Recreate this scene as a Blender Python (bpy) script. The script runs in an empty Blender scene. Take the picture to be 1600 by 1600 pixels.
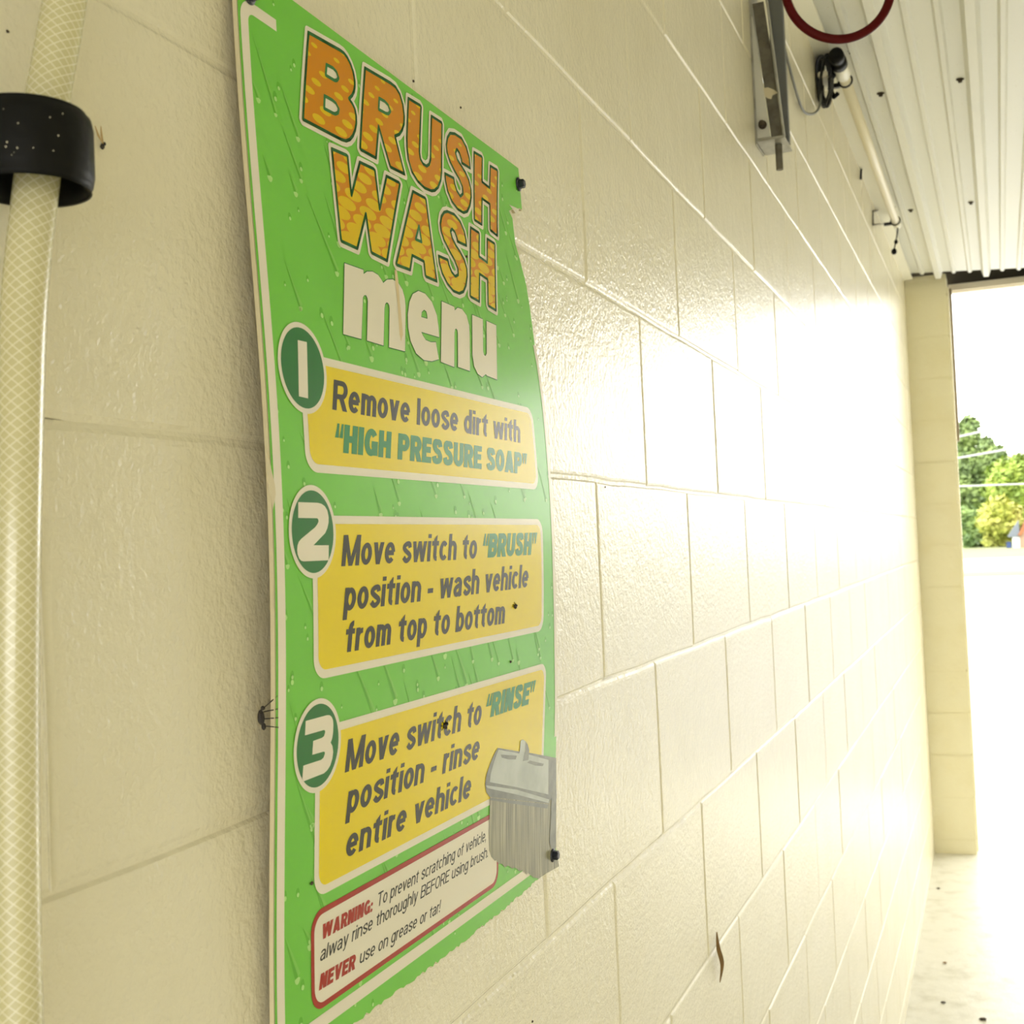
import bpy, bmesh, math, random
from mathutils import Vector, Matrix, noise
from mathutils.geometry import tessellate_polygon
random.seed(7)
S = bpy.context.scene
COL = S.collection
PI = math.pi

# ------------------------------------------------------------------ camera, sky, exposure
F = 1889.0                                    # focal length, in pixels of the 1600 px frame
Yc = Vector(((1565-800)/F, -(825-800)/F, -1.0)).normalized()   # where the length of the wall runs to
Zc = Vector((-.043, 1.0, 0.0)); Zc.z = -(Zc.x*Yc.x+Zc.y*Yc.y)/Yc.z; Zc.normalize()
Xc = Yc.cross(Zc)
ROT = Matrix((Xc, Yc, Zc))                    # camera axes to world axes
CAM = Vector((.44*math.cos(math.atan(765/F)), 0, 1.83))
cd = bpy.data.cameras.new('camera'); co = bpy.data.objects.new('camera', cd); COL.objects.link(co)
cd.sensor_width = 36.0; cd.sensor_fit = 'HORIZONTAL'; cd.lens = F/1600*36.0
cd.clip_start = .02; cd.clip_end = 600
co.matrix_world = Matrix.Translation(CAM) @ ROT.to_4x4()
cd.dof.use_dof = True; cd.dof.focus_distance = .95; cd.dof.aperture_fstop = 20
S.camera = co
W = bpy.data.worlds.new('overcast_sky'); S.world = W; W.use_nodes = True
bgn = W.node_tree.nodes['Background']
bgn.inputs[0].default_value = (1.0, .985, .93, 1); bgn.inputs[1].default_value = 5.8
S.view_settings.view_transform = 'Standard'; S.view_settings.look = 'None'
S.view_settings.exposure = 0.14; S.view_settings.gamma = 1.0
S.cycles.use_denoising = True
S.cycles.max_bounces = 16; S.cycles.diffuse_bounces = 10

# ------------------------------------------------------------------ survey helpers (sight lines of the camera met with real planes)
def ray(px, py): return ROT @ Vector(((px-800)/F, -(py-800)/F, -1.0))
def onX(px, py, x=0.0): r = ray(px, py); return CAM + r*((x-CAM.x)/r.x)
def onY(px, py, y): r = ray(px, py); return CAM + r*(y/r.y)
def onZ(px, py, z): r = ray(px, py); return CAM + r*((z-CAM.z)/r.z)

# ------------------------------------------------------------------ materials
MATS = {}
def mat(name, col, rough=.5, metal=0.0, spec=.5, bump=None, var=None, coat=0.0, trans=0.0, sss=0.0):
    """bump = list of (scale, distance); var = (scale, second colour, low, high)"""
    m = bpy.data.materials.new(name); m.use_nodes = True; MATS[name] = m
    nt = m.node_tree; p = nt.nodes['Principled BSDF']
    p.inputs['Base Color'].default_value = (*col, 1); p.inputs['Roughness'].default_value = rough
    p.inputs['Metallic'].default_value = metal; p.inputs['Specular IOR Level'].default_value = spec
    p.inputs['Coat Weight'].default_value = coat; p.inputs['Coat Roughness'].default_value = .12
    p.inputs['Transmission Weight'].default_value = trans
    if sss: p.inputs['Subsurface Weight'].default_value = sss; p.inputs['Subsurface Radius'].default_value = (.01, .01, .006)
    tc = nt.nodes.new('ShaderNodeTexCoord')
    if var:
        n = nt.nodes.new('ShaderNodeTexNoise'); n.inputs['Scale'].default_value = var[0]; n.inputs['Detail'].default_value = 6
        r = nt.nodes.new('ShaderNodeMapRange'); r.inputs[1].default_value = var[2]; r.inputs[2].default_value = var[3]
        mx = nt.nodes.new('ShaderNodeMix'); mx.data_type = 'RGBA'
        mx.inputs[6].default_value = (*col, 1); mx.inputs[7].default_value = (*var[1], 1)
        nt.links.new(tc.outputs['Object'], n.inputs['Vector']); nt.links.new(n.outputs['Fac'], r.inputs[0])
        nt.links.new(r.outputs[0], mx.inputs[0]); nt.links.new(mx.outputs[2], p.inputs['Base Color'])
    prev = None
    for sc, dist in (bump or []):
        n = nt.nodes.new('ShaderNodeTexNoise'); n.inputs['Scale'].default_value = sc; n.inputs['Detail'].default_value = 2
        b = nt.nodes.new('ShaderNodeBump'); b.inputs['Strength'].default_value = 1; b.inputs['Distance'].default_value = dist
        nt.links.new(tc.outputs['Object'], n.inputs['Vector']); nt.links.new(n.outputs['Fac'], b.inputs['Height'])
        if prev: nt.links.new(prev.outputs[0], b.inputs['Normal'])
        prev = b
    if prev: nt.links.new(prev.outputs[0], p.inputs['Normal'])
    return m

wall_paint = mat('wall_paint', (.74, .70, .54), .22, spec=.34, bump=[(30, .0011), (150, .0010), (420, .0004)], var=(5, (.715, .67, .50), .4, .7))
pillar_paint = mat('pillar_paint', (.80, .755, .54), .55, bump=[(60, .002)], var=(6, (.77, .715, .48), .45, .7))
ceil_metal = mat('ceiling_metal', (.74, .745, .69), .40, bump=[(3, .002)], var=(170, (.42, .36, .22), .70, .74))
trim_white = mat('trim_white', (.80, .79, .69), .4)
floor_mat = mat('floor_concrete', (.66, .645, .56), .34, bump=[(12, .003), (220, .0012)], var=(14, (.52, .50, .40), .48, .75))
asphalt = mat('pavement', (.34, .34, .345), .8, var=(.4, (.29, .29, .30), .4, .6))
grass_mat = mat('lawn_grass', (.155, .165, .075), .9, var=(.3, (.13, .15, .06), .4, .6))
sign_edge = mat('sign_core', (.62, .55, .36), .6)
green = mat('print_green', (.165, .530, .060), .24, spec=.15, var=(7, (.185, .56, .075), .35, .65))
white = mat('print_white', (.74, .70, .58), .24, spec=.15)
yellow = mat('print_yellow', (.76, .605, .008), .24, spec=.15, var=(25, (.74, .585, .014), .4, .65))
dkgreen = mat('print_dark_green', (.032, .175, .048), .24, spec=.15)
midgreen = mat('print_mid_green', (.040, .24, .085), .24, spec=.15)
charcoal = mat('print_charcoal', (.050, .050, .042), .24, spec=.15)
red_print = mat('print_red', (.36, .035, .020), .24, spec=.15)
drop_light = mat('print_drop_light', (.40, .70, .22), .24, spec=.15)
drop_mid = mat('print_drop_mid', (.215, .56, .09), .24, spec=.15)
drop_dark = mat('print_drop_dark', (.125, .435, .042), .24, spec=.15)
black_rubber = mat('black_rubber', (.006, .006, .005), .45, spec=.12, bump=[(90, .0006)])
screw_black = mat('screw_black', (.010, .012, .020), .4)
black_cable = mat('black_cable', (.010, .010, .010), .3)
red_rubber = mat('red_rubber', (.075, .002, .002), .45, spec=.12)
galv = mat('galvanised_steel', (.42, .41, .36), .45, metal=.65, var=(40, (.28, .27, .22), .4, .7))
dark_steel = mat('dark_steel', (.16, .145, .11), .5, metal=.4, var=(50, (.10, .09, .065), .4, .7))
grey_steel = mat('grey_steel', (.15, .155, .145), .5, metal=.3)
pvc = mat('white_tube', (.80, .75, .58), .35)
insect_mat = mat('insect_dark', (.018, .013, .010), .5)
wing_mat = mat('insect_wing', (.50, .36, .16), .4)
leaf_dry = mat('dry_leaf', (.33, .20, .07), .7)
speck_mat = mat('dark_debris', (.05, .035, .02), .8)
header_mat = mat('header_paint', (.82, .76, .64), .5)
gap_dark = mat('gap_shade', (.055, .045, .026), .7)  # shade of the gap above the opening, put into the colour
track_mat = mat('door_track', (.22, .17, .09), .6)
house_white = mat('siding_white', (.75, .76, .78), .7)
house_roof = mat('roof_metal', (.12, .14, .165), .5)
house_orange = mat('gable_orange', (.26, .10, .035), .7)
blue_paint = mat('blue_paint', (.015, .04, .13), .5)
bark = mat('bark', (.10, .07, .04), .9)
cable_grey = mat('cable_grey', (.42, .42, .40), .6)

def orange_dots():
    """flat print: orange with a 45 degree screen of yellow dots that swell down the lettering"""
    m = bpy.data.materials.new('print_orange_halftone'); m.use_nodes = True; nt = m.node_tree
    p = nt.nodes['Principled BSDF']; p.inputs['Roughness'].default_value = .24; p.inputs['Specular IOR Level'].default_value = .15
    tc = nt.nodes.new('ShaderNodeTexCoord'); sp = nt.nodes.new('ShaderNodeSeparateXYZ'); nt.links.new(tc.outputs['Object'], sp.inputs[0])
    def M(op, a, b=None):
        n = nt.nodes.new('ShaderNodeMath'); n.operation = op
        for i, v in enumerate((a, b)):
            if v is None: continue
            if isinstance(v, (int, float)): n.inputs[i].default_value = v
            else: nt.links.new(v, n.inputs[i])
        return n.outputs[0]
    y, z = sp.outputs[1], sp.outputs[2]
    a1, a2, b1, b2 = .0095, .0082, .0285, .0003           # two steps of the dot screen
    det = a1*b2-a2*b1
    u = M('DIVIDE', M('SUBTRACT', M('MULTIPLY', y, b2), M('MULTIPLY', z, b1)), det)
    v = M('DIVIDE', M('SUBTRACT', M('MULTIPLY', z, a1), M('MULTIPLY', y, a2)), det)
    fu, fv = M('FRACT', u), M('FRACT', v)
    d = None
    for i in (0, 1):
        for j in (0, 1):
            gu, gv = M('SUBTRACT', fu, i), M('SUBTRACT', fv, j)
            dy = M('MULTIPLY', M('ADD', M('MULTIPLY', gu, a1), M('MULTIPLY', gv, b1)), .36)
            dz = M('ADD', M('MULTIPLY', gu, a2), M('MULTIPLY', gv, b2))
            q = M('SQRT', M('ADD', M('MULTIPLY', dy, dy), M('MULTIPLY', dz, dz)))
            d = q if d is None else M('MINIMUM', d, q)
    rad = nt.nodes.new('ShaderNodeMapRange'); nt.links.new(z, rad.inputs[0])
    rad.inputs[1].default_value = 2.165; rad.inputs[2].default_value = 1.985; rad.inputs[3].default_value = .0013; rad.inputs[4].default_value = .0066
    f = M('LESS_THAN', d, rad.outputs[0])
    mx = nt.nodes.new('ShaderNodeMix'); mx.data_type = 'RGBA'
    mx.inputs[6].default_value = (.60, .235, .002, 1); mx.inputs[7].default_value = (.70, .49, .004, 1)
    nt.links.new(f, mx.inputs[0]); nt.links.new(mx.outputs[2], p.inputs['Base Color'])
    return m
orange = orange_dots()

def hose_material():
    m = bpy.data.materials.new('braided_hose'); m.use_nodes = True; nt = m.node_tree
    p = nt.nodes['Principled BSDF']; p.inputs['Roughness'].default_value = .22
    p.inputs['Coat Weight'].default_value = .6; p.inputs['Coat Roughness'].default_value = .1
    p.inputs['Subsurface Weight'].default_value = .25; p.inputs['Subsurface Radius'].default_value = (.006, .006, .004)
    uv = nt.nodes.new('ShaderNodeUVMap'); sp = nt.nodes.new('ShaderNodeSeparateXYZ'); nt.links.new(uv.outputs[0], sp.inputs[0])
    def M(op, a, b=None):
        n = nt.nodes.new('ShaderNodeMath'); n.operation = op
        for i, v in enumerate((a, b)):
            if v is None: continue
            if isinstance(v, (int, float)): n.inputs[i].default_value = v
            else: nt.links.new(v, n.inputs[i])
        return n.outputs[0]
    u, v = sp.outputs[0], sp.outputs[1]          # u round the hose, v along it in metres
    k = 1/.0046
    a = M('FRACT', M('ADD', M('MULTIPLY', u, 11), M('MULTIPLY', v, k)))
    b = M('FRACT', M('SUBTRACT', M('MULTIPLY', u, 11), M('MULTIPLY', v, k)))
    f = M('MAXIMUM', M('LESS_THAN', a, .13), M('LESS_THAN', b, .13))
    mx = nt.nodes.new('ShaderNodeMix'); mx.data_type = 'RGBA'
    mx.inputs[6].default_value = (.54, .50, .28, 1); mx.inputs[7].default_value = (.72, .69, .50, 1)
    nt.links.new(f, mx.inputs[0]); nt.links.new(mx.outputs[2], p.inputs['Base Color'])
    return m
hose_mat = hose_material()

def leaf_mat(name, c1, c2):
    m = mat(name, c1, .6, var=(.9, c2, .4, .62)); return m
leaf_deep = leaf_mat('leaves_deep', (.10, .155, .05), (.19, .27, .07))
leaf_mid = leaf_mat('leaves_mid', (.15, .23, .03), (.30, .39, .06))
leaf_yellow = leaf_mat('leaves_yellow', (.34, .39, .06), (.46, .47, .11))
leaf_shrub = leaf_mat('leaves_shrub', (.09, .16, .04), (.20, .29, .07))

def brush_mats():
    a = mat('print_brush_head', (.46, .50, .47), .24, spec=.15, var=(30, (.34, .38, .35), .4, .65))
    b = mat('print_brush_shade', (.15, .16, .14), .24, spec=.15, var=(60, (.20, .21, .18), .4, .6))
    m = bpy.data.materials.new('print_bristles'); m.use_nodes = True; nt = m.node_tree
    p = nt.nodes['Principled BSDF']; p.inputs['Roughness'].default_value = .24; p.inputs['Specular IOR Level'].default_value = .15
    tc = nt.nodes.new('ShaderNodeTexCoord'); mp = nt.nodes.new('ShaderNodeMapping'); mp.inputs['Scale'].default_value = (0, 700, 14)
    n = nt.nodes.new('ShaderNodeTexNoise'); n.inputs['Scale'].default_value = 1; n.inputs['Detail'].default_value = 3
    cr = nt.nodes.new('ShaderNodeValToRGB')
    cr.color_ramp.elements[0].position = .33; cr.color_ramp.elements[0].color = (.085, .085, .052, 1)
    cr.color_ramp.elements[1].position = .68; cr.color_ramp.elements[1].color = (.44, .42, .28, 1)
    nt.links.new(tc.outputs['Object'], mp.inputs[0]); nt.links.new(mp.outputs[0], n.inputs['Vector'])
    nt.links.new(n.outputs['Fac'], cr.inputs[0]); nt.links.new(cr.outputs[0], p.inputs['Base Color'])
    return a, b, m
brush_head_m, brush_shade_m, bristle_m = brush_mats()

# ------------------------------------------------------------------ object helpers
def obj(name, bm, m, parent=None, smooth=False):
    me = bpy.data.meshes.new(name); bm.to_mesh(me); bm.free()
    for x in (m if isinstance(m, (list, tuple)) else [m]): me.materials.append(x)
    if smooth:
        for p in me.polygons: p.use_smooth = True
    o = bpy.data.objects.new(name, me); COL.objects.link(o)
    if parent is not None:
        o.parent = parent; o.matrix_parent_inverse = parent.matrix_world.inverted()
    return o
def tag(o, label, cat, group=None, kind=None):
    o['label'] = label; o['category'] = cat
    if group: o['group'] = group
    if kind: o['kind'] = kind
    return o
def thing(name, label, cat, loc=(0, 0, 0), group=None):
    o = bpy.data.objects.new(name, None); COL.objects.link(o); o.location = loc; o.empty_display_size = .05
    o.matrix_world = Matrix.Translation(Vector(loc))
    return tag(o, label, cat, group)
def struct(name, bm, m, smooth=False):
    o = obj(name, bm, m, None, smooth); o['kind'] = 'structure'; return o
def box(bm, a, b, bevel=0.0):
    a, b = Vector(a), Vector(b)
    r = bmesh.ops.create_cube(bm, size=1.0)
    for v in r['verts']:
        v.co = Vector(((a.x+b.x)/2+v.co.x*(b.x-a.x), (a.y+b.y)/2+v.co.y*(b.y-a.y), (a.z+b.z)/2+v.co.z*(b.z-a.z)))
    if bevel:
        es = list({e for v in r['verts'] for e in v.link_edges})
        bmesh.ops.bevel(bm, geom=es, offset=bevel, segments=2, affect='EDGES')
    return bm
def hexa(bm, pts):
    """solid from 8 corners: 4 of one end, 4 of the other"""
    v = [bm.verts.new(p) for p in pts]
    for f in ((0, 1, 2, 3), (7, 6, 5, 4), (0, 4, 5, 1), (1, 5, 6, 2), (2, 6, 7, 3), (3, 7, 4, 0)): bm.faces.new([v[i] for i in f])
    bmesh.ops.recalc_face_normals(bm, faces=bm.faces[:])
def tube(bm, pts, rad, n=16, closed=False, caps=True, uv=False):
    pts = [Vector(p) for p in pts]; N = len(pts)
    rads = rad if isinstance(rad, (list, tuple)) else [rad]*N
    rings = []; up = None
    L = [0.0]
    for i in range(1, N): L.append(L[-1]+(pts[i]-pts[i-1]).length)
    for i, p in enumerate(pts):
        if closed: t = pts[(i+1) % N]-pts[i-1]
        else: t = pts[min(i+1, N-1)]-pts[max(i-1, 0)]
        t.normalize()
        if up is None:
            up = Vector((1, 0, 0)) if abs(t.x) < .8 else Vector((0, 1, 0))
        up = (up - t*up.dot(t)).normalized(); s = t.cross(up)
        rings.append([bm.verts.new(p+(up*math.cos(2*PI*k/n)+s*math.sin(2*PI*k/n))*rads[i]) for k in range(n)])
    lay = bm.loops.layers.uv.verify() if uv else None
    for i in range(N if closed else N-1):
        a, b = rings[i], rings[(i+1) % N]
        for k in range(n):
            f = bm.faces.new((a[k], a[(k+1) % n], b[(k+1) % n], b[k])); f.smooth = True
            if uv:
                for lp, (uu, vv) in zip(f.loops, ((k/n, L[i]), ((k+1)/n, L[i]), ((k+1)/n, L[(i+1) % N]), (k/n, L[(i+1) % N]))): lp[lay].uv = (uu, vv)
    if caps and not closed:
        bm.faces.new(rings[0][::-1]); bm.faces.new(rings[-1])
    return bm
def smooth_path(pts, k=8):
    P = [Vector(p) for p in pts]; out = []
    for i in range(len(P)-1):
        a, b, c, d = P[max(i-1, 0)], P[i], P[i+1], P[min(i+2, len(P)-1)]
        for j in range(k):
            t = j/k
            out.append(.5*((2*b)+(c-a)*t+(2*a-5*b+4*c-d)*t*t+(3*b-a-3*c+d)*t**3))
    out.append(P[-1]); return out
def ico(bm, c, r, sub=2, jitter=0.0, sc=(1, 1, 1)):
    v = bmesh.ops.create_icosphere(bm, subdivisions=sub, radius=1.0)['verts']
    for q in v:
        k = 1+jitter*noise.noise(q.co*2.3+Vector(c))
        q.co = Vector(c)+Vector((q.co.x*r*sc[0]*k, q.co.y*r*sc[1]*k, q.co.z*r*sc[2]*k))

# ------------------------------------------------------------------ the place: wall, floor, ceiling, opening
Y0, Y1 = -3.2, 6.67                       # length of the bay
COURSE, BLOCK, FIRST = .2172, .4115, 1.466
def block_wall(name, x, y0, y1, z0, z1, m, facing=1):
    """painted block wall: every block a slightly proud face, joints are real shallow grooves"""
    bm = bmesh.new(); rnd = random.Random(3)
    nlo = math.floor((z0-FIRST)/COURSE)
    k = nlo
    D = .0017
    def q(*pts): bm.faces.new([bm.verts.new(p) for p in pts])
    while FIRST+k*COURSE < z1:
        za, zb = max(z0, FIRST+k*COURSE), min(z1, FIRST+(k+1)*COURSE)
        ph = (1.4635 if k % 2 == 0 else 1.2575)
        jj = math.floor((y0-ph)/BLOCK)
        while ph+jj*BLOCK < y1:
            ya, yb = max(y0, ph+jj*BLOCK), min(y1, ph+(jj+1)*BLOCK)
            jj += 1
            if yb-ya < .01: continue
            g = .0016+rnd.uniform(-.0006, .0010); gz = .0016+rnd.uniform(-.0006, .0012)    # flat of the joint
            s = .0020+rnd.uniform(-.0004, .0008)                                           # slope of its sides
            d = D*rnd.uniform(.7, 1.1); px = x+facing*rnd.uniform(-.0004, .0006)
            xo = x-facing*d
            o_ = [(ya, za), (yb, za), (yb, zb), (ya, zb)]
            i_ = [(ya+g, za+gz), (yb-g, za+gz), (yb-g, zb-gz), (ya+g, zb-gz)]
            n_ = [(ya+g+s, za+gz+s), (yb-g-s, za+gz+s), (yb-g-s, zb-gz-s), (ya+g+s, zb-gz-s)]
            s2 = s*2.2
            m_ = [(ya+g+s2, za+gz+s2), (yb-g-s2, za+gz+s2), (yb-g-s2, zb-gz-s2), (ya+g+s2, zb-gz-s2)]
            pm = px-facing*d*.22
            for e in range(4):
                f = (e+1) % 4
                q((x-facing*D, *o_[e]), (x-facing*D, *o_[f]), (xo, *i_[f]), (xo, *i_[e]))
                q((xo, *i_[e]), (xo, *i_[f]), (pm, *n_[f]), (pm, *n_[e]))
                q((pm, *n_[e]), (pm, *n_[f]), (px, *m_[f]), (px, *m_[e]))
            q(*[(px, *p) for p in m_])
        k += 1
    bmesh.ops.remove_doubles(bm, verts=bm.verts[:], dist=1e-6)
    for f in bm.faces:
        if f.normal.x*facing < 0: f.normal_flip()
    # hand-laid joints wander a little within the face
    if facing > 0:
        yy = .2
        while yy < 4.6:
            bmesh.ops.bisect_plane(bm, geom=bm.verts[:]+bm.edges[:]+bm.faces[:], dist=1e-6, plane_co=(0, yy, 0), plane_no=(0, 1, 0)); yy += .045+.02*yy
        zz = .4
        while zz < 3.1:
            bmesh.ops.bisect_plane(bm, geom=bm.verts[:]+bm.edges[:]+bm.faces[:], dist=1e-6, plane_co=(0, 0, zz), plane_no=(0, 0, 1)); zz += .071
        for v in bm.verts:
            if y0+.05 < v.co.y < y1-.05 and z0+.05 < v.co.z < z1-.05:
                n1 = noise.noise_vector(Vector((.3, v.co.y*9, v.co.z*9))); n2 = noise.noise_vector(Vector((7.3, v.co.y*38, v.co.z*38)))
                v.co.y += n1.y*.0016+n2.y*.0009; v.co.z += n1.z*.0018+n2.z*.0012
    # thickness behind the face
    xb = x-facing*.2
    xe = x-facing*D
    for pts in (((xe, y0, z0), (xe, y0, z1), (xb, y0, z1), (xb, y0, z0)), ((xe, y1, z0), (xe, y1, z1), (xb, y1, z1), (xb, y1, z0)),
                ((xb, y0, z0), (xb, y1, z0), (xb, y1, z1), (xb, y0, z1)), ((xe, y0, z1), (xe, y1, z1), (xb, y1, z1), (xb, y0, z1)),
                ((xe, y0, z0), (xe, y1, z0), (xb, y1, z0), (xb, y0, z0))):
        bm.faces.new([bm.verts.new(p) for p in pts])
    return struct(name, bm, m)
block_wall('wall_left', 0.0, Y0, Y1, -.25, 3.40, wall_paint)
XR = 3.3
block_wall('wall_right', XR, Y0, Y1, -.25, 3.40, wall_paint, facing=-1)

def floor_z(y): return .087+(y-4.5)*.0365 if y < 6.5 else .16
bm = bmesh.new()
ys = [Y0+i*.35 for i in range(int((6.5-Y0)/.35)+1)]+[6.5, 7.2, 8.15]
rows = [[bm.verts.new((x, y, floor_z(y))) for x in (-.02, .2, .6, 1.2, 2, XR+.02)] for y in ys]
for a, b in zip(rows, rows[1:]):
    for i in range(5): bm.faces.new((a[i], a[i+1], b[i+1], b[i]))
lo = [bm.verts.new((x, y, -.4)) for x, y in ((-.02, Y0), (XR+.02, Y0), (XR+.02, 8.15), (-.02, 8.15))]
bm.faces.new(lo[::-1]); bm.faces.new((rows[-1][0], *rows[-1][1:], lo[2], lo[3])); bm.faces.new((*rows[0][::-1], lo[0], lo[1]))
struct('floor', bm, floor_mat)

# end return of the block wall, plain courses
bm = bmesh.new()
zz = 0.12; k = 0
edges = [.10, .235]+[.235+COURSE*i for i in range(1, 14)]
edges = [e for e in edges if e < 3.13]+[3.13, 3.17]
xr, ya, yb = .205, Y1, Y1+.2
prev = None
for za, zb in zip(edges, edges[1:]):
    box(bm, (-.02, ya, za+.0018), (xr, yb, zb-.0018), .003)
    box(bm, (-.02, ya+.003, za-.002), (xr-.003, yb-.003, za+.002))
struct('wall_end', bm, pillar_paint)

bm = bmesh.new(); box(bm, (XR-.3, Y1, .0), (XR+.02, Y1+.2, 3.17)); struct('wall_corner', bm, pillar_paint)
bm = bmesh.new(); box(bm, (-.2, Y0-.2, 2.45), (XR+.2, Y0, 3.41)); struct('rear_light_blocker', bm, pillar_paint)  # unseen, added to cut the light coming in behind the camera

# ribbed metal ceiling, its far edge shows the rib profile
def ceil_z(x): return 3.178-.075*min(x, .6)
prof = []
x = -.20
def add(xx, d): prof.append((xx, ceil_z(max(xx, 0))-d))
base = .17-.231*2
kk = 0
xs0 = base
while xs0 < XR+.1:
    for j in range(3):
        c = xs0+.077*j
        if j == 0: w1, w2, h = .024, .012, .036
        else: w1, w2, h = .013, .006, .011
        if c > -.02 and c < XR-.02:
            add(c-w1, 0); add(c-w2, h); add(c+w2, h); add(c+w1, 0)
    xs0 += .231
prof = [(-.01, ceil_z(0))]+prof+[(XR+.02, ceil_z(XR))]
bm = bmesh.new()
YC1 = 6.60
for (xa, za), (xb_, zb) in zip(prof, prof[1:]):
    v = [bm.verts.new(p) for p in ((xa, Y0, za), (xb_, Y0, zb), (xb_, YC1, zb), (xa, YC1, za))]
    bm.faces.new(v[::-1])
    v2 = [bm.verts.new(p) for p in ((xa, Y0, za+.0025), (xb_, Y0, zb+.0025), (xb_, YC1, zb+.0025), (xa, YC1, za+.0025))]
    bm.faces.new(v2)
    bm.faces.new((v[2], v[3], v2[3], v2[2]))
struct('ceiling', bm, ceil_metal)
bm = bmesh.new(); box(bm, (-.2, Y0, 3.40), (XR+.2, 7.3, 3.46)); struct('ceiling_deck', bm, gap_dark)

# corner angle between wall and ceiling
bm = bmesh.new(); box(bm, (-.001, Y0, 3.143), (.045, 6.61, 3.148)); box(bm, (-.001, Y0, 3.1485), (.006, 6.61, 3.19))
struct('trim_1', bm, trim_white)
# opening head and dark boards standing in for the shaded gap above it, door track on the end return
bm = bmesh.new(); box(bm, (.2075, 6.88, 3.112), (XR-.02, 7.0, 3.147), .003); box(bm, (.2075, 6.90, 3.103), (XR-.3, 6.94, 3.112)); struct('trim_2', bm, header_mat)
bm = bmesh.new(); box(bm, (.0, 6.95, 3.147), (XR+.2, 6.99, 3.41)); box(bm, (.0, 6.60, 3.171), (.17, 6.66, 3.41)); struct('trim_3', bm, gap_dark)
bm = bmesh.new()
box(bm, (.2055, 6.70, .17), (.214, 6.76, 3.10)); struct('trim_4', bm, pillar_paint)
bm = bmesh.new(); box(bm, (.2058, 6.80, 2.3), (.226, 6.86, 3.11), .002); struct('trim_5', bm, track_mat)

# ground outside
def ground(name, ya, yb, m, kind, z=.155, x0=-160, x1=160, label=None):
    bm = bmesh.new(); v = [bm.verts.new(p) for p in ((x0, ya, z), (x1, ya, z), (x1, yb, z), (x0, yb, z))]; bm.faces.new(v)
    o = obj(name, bm, m); o['kind'] = kind
    if label: tag(o, label, 'grass')
    return o
ground('ground', 8.15, 400, asphalt, 'structure', .150)
ground('ground_rear', -120, Y0, asphalt, 'structure', -.30)
ground('ground_side', Y0, 8.15, asphalt, 'structure', -.30, -160, -.22)
ground('ground_flank', Y0, 8.15, asphalt, 'structure', -.30, XR+.22, 160)
ground('lawn_strip', 45.5, 51, grass_mat, 'stuff', .157, label='pale strip of grass on the near side of the road')
ground('lawn', 74, 240, grass_mat, 'stuff', .158, label='pale lawn below the trees on the far side of the road')

# ------------------------------------------------------------------ the sign
def bow(y, z):
    """how far the warped board stands off the wall"""
    t = max(-1, min(1, (z-1.855)/.335))
    return .0105+(.0118+.0062*(y-.6)/.48)*.5*(1+math.cos(PI*t))
def sg(px, py, lift=0.0):
    """photo sight line met with the face of the board -> (y, z) on it"""
    x = .01
    for _ in range(12):
        p = onX(px, py, x); x = bow(p.y, p.z)+lift
    return (p.y, p.z)
LAYER = .00011
def stand(bm, layer, back=0.0):
    zs = [v.co.z for v in bm.verts]
    if not zs: return
    lo, hi = min(zs), max(zs)
    z = math.floor(lo/.012)*.012+.012
    while z < hi:
        bmesh.ops.bisect_plane(bm, geom=bm.verts[:]+bm.edges[:]+bm.faces[:], dist=1e-7, plane_co=(0, 0, z), plane_no=(0, 0, 1))
        z += .012
    for v in bm.verts: v.co.x += bow(v.co.y, v.co.z)+layer*LAYER-back
class Print:
    """flat ink on the board: polygons with holes, ribbons and strokes"""
    def __init__(s): s.bm = bmesh.new()
    def raise_from(s, i, k):
        s.bm.verts.ensure_lookup_table()
        for v in s.bm.verts[i:]: v.co.x += 1.5e-5*(k % 6)
    def poly(s, loop, holes=(), mi=0):
        loops = [[Vector((0, y, z)) for y, z in l] for l in (loop, *holes)]
        flat = [p for l in loops for p in l]
        vs = [s.bm.verts.new(p) for p in flat]
        for t in tessellate_polygon(loops):
            try: f = s.bm.faces.new([vs[i] for i in t]); f.material_index = mi
            except ValueError: pass
        return s
    def ribbon(s, pts, hw, closed=True, mi=0, rnd=True):
        n = len(pts)
        P = [Vector(p) for p in pts]
        for i in range(n if closed else n-1):
            a, b = P[i], P[(i+1) % n]
            d = b-a
            if d.length < 1e-7: continue
            d.normalize(); nn = Vector((-d.y, d.x))*hw
            f = s.bm.faces.new([s.bm.verts.new((0, *q)) for q in (a-nn, b-nn, b+nn, a+nn)]); f.material_index = mi
        if rnd:
            for a in P:
                f = s.bm.faces.new([s.bm.verts.new((0, a.x+hw*math.cos(2*PI*k/12), a.y+hw*math.sin(2*PI*k/12))) for k in range(12)]); f.material_index = mi
        return s
    def build(s, name, m, layer, parent):
        stand(s.bm, layer)
        s.bm.normal_update()
        for f in s.bm.faces:
            if f.normal.x < 0: f.normal_flip()
        return obj(name, s.bm, m, parent)
def rrect(y0, y1, z0, z1, r, n=8):
    out = []
    for cy, cz, a in ((y1-r, z1-r, 0), (y0+r, z1-r, 90), (y0+r, z0+r, 180), (y1-r, z0+r, 270)):
        out += [(cy+r*math.cos(math.radians(a+90*i/n)), cz+r*math.sin(math.radians(a+90*i/n))) for i in range(n+1)]
    return out
def circ(cy, cz, r, n=56): return [(cy+r*math.cos(2*PI*i/n), cz+r*math.sin(2*PI*i/n)) for i in range(n)]
def px(ox, oy, k, pts): return [sg(ox+k*a, oy+k*b) for a, b in pts]

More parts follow.
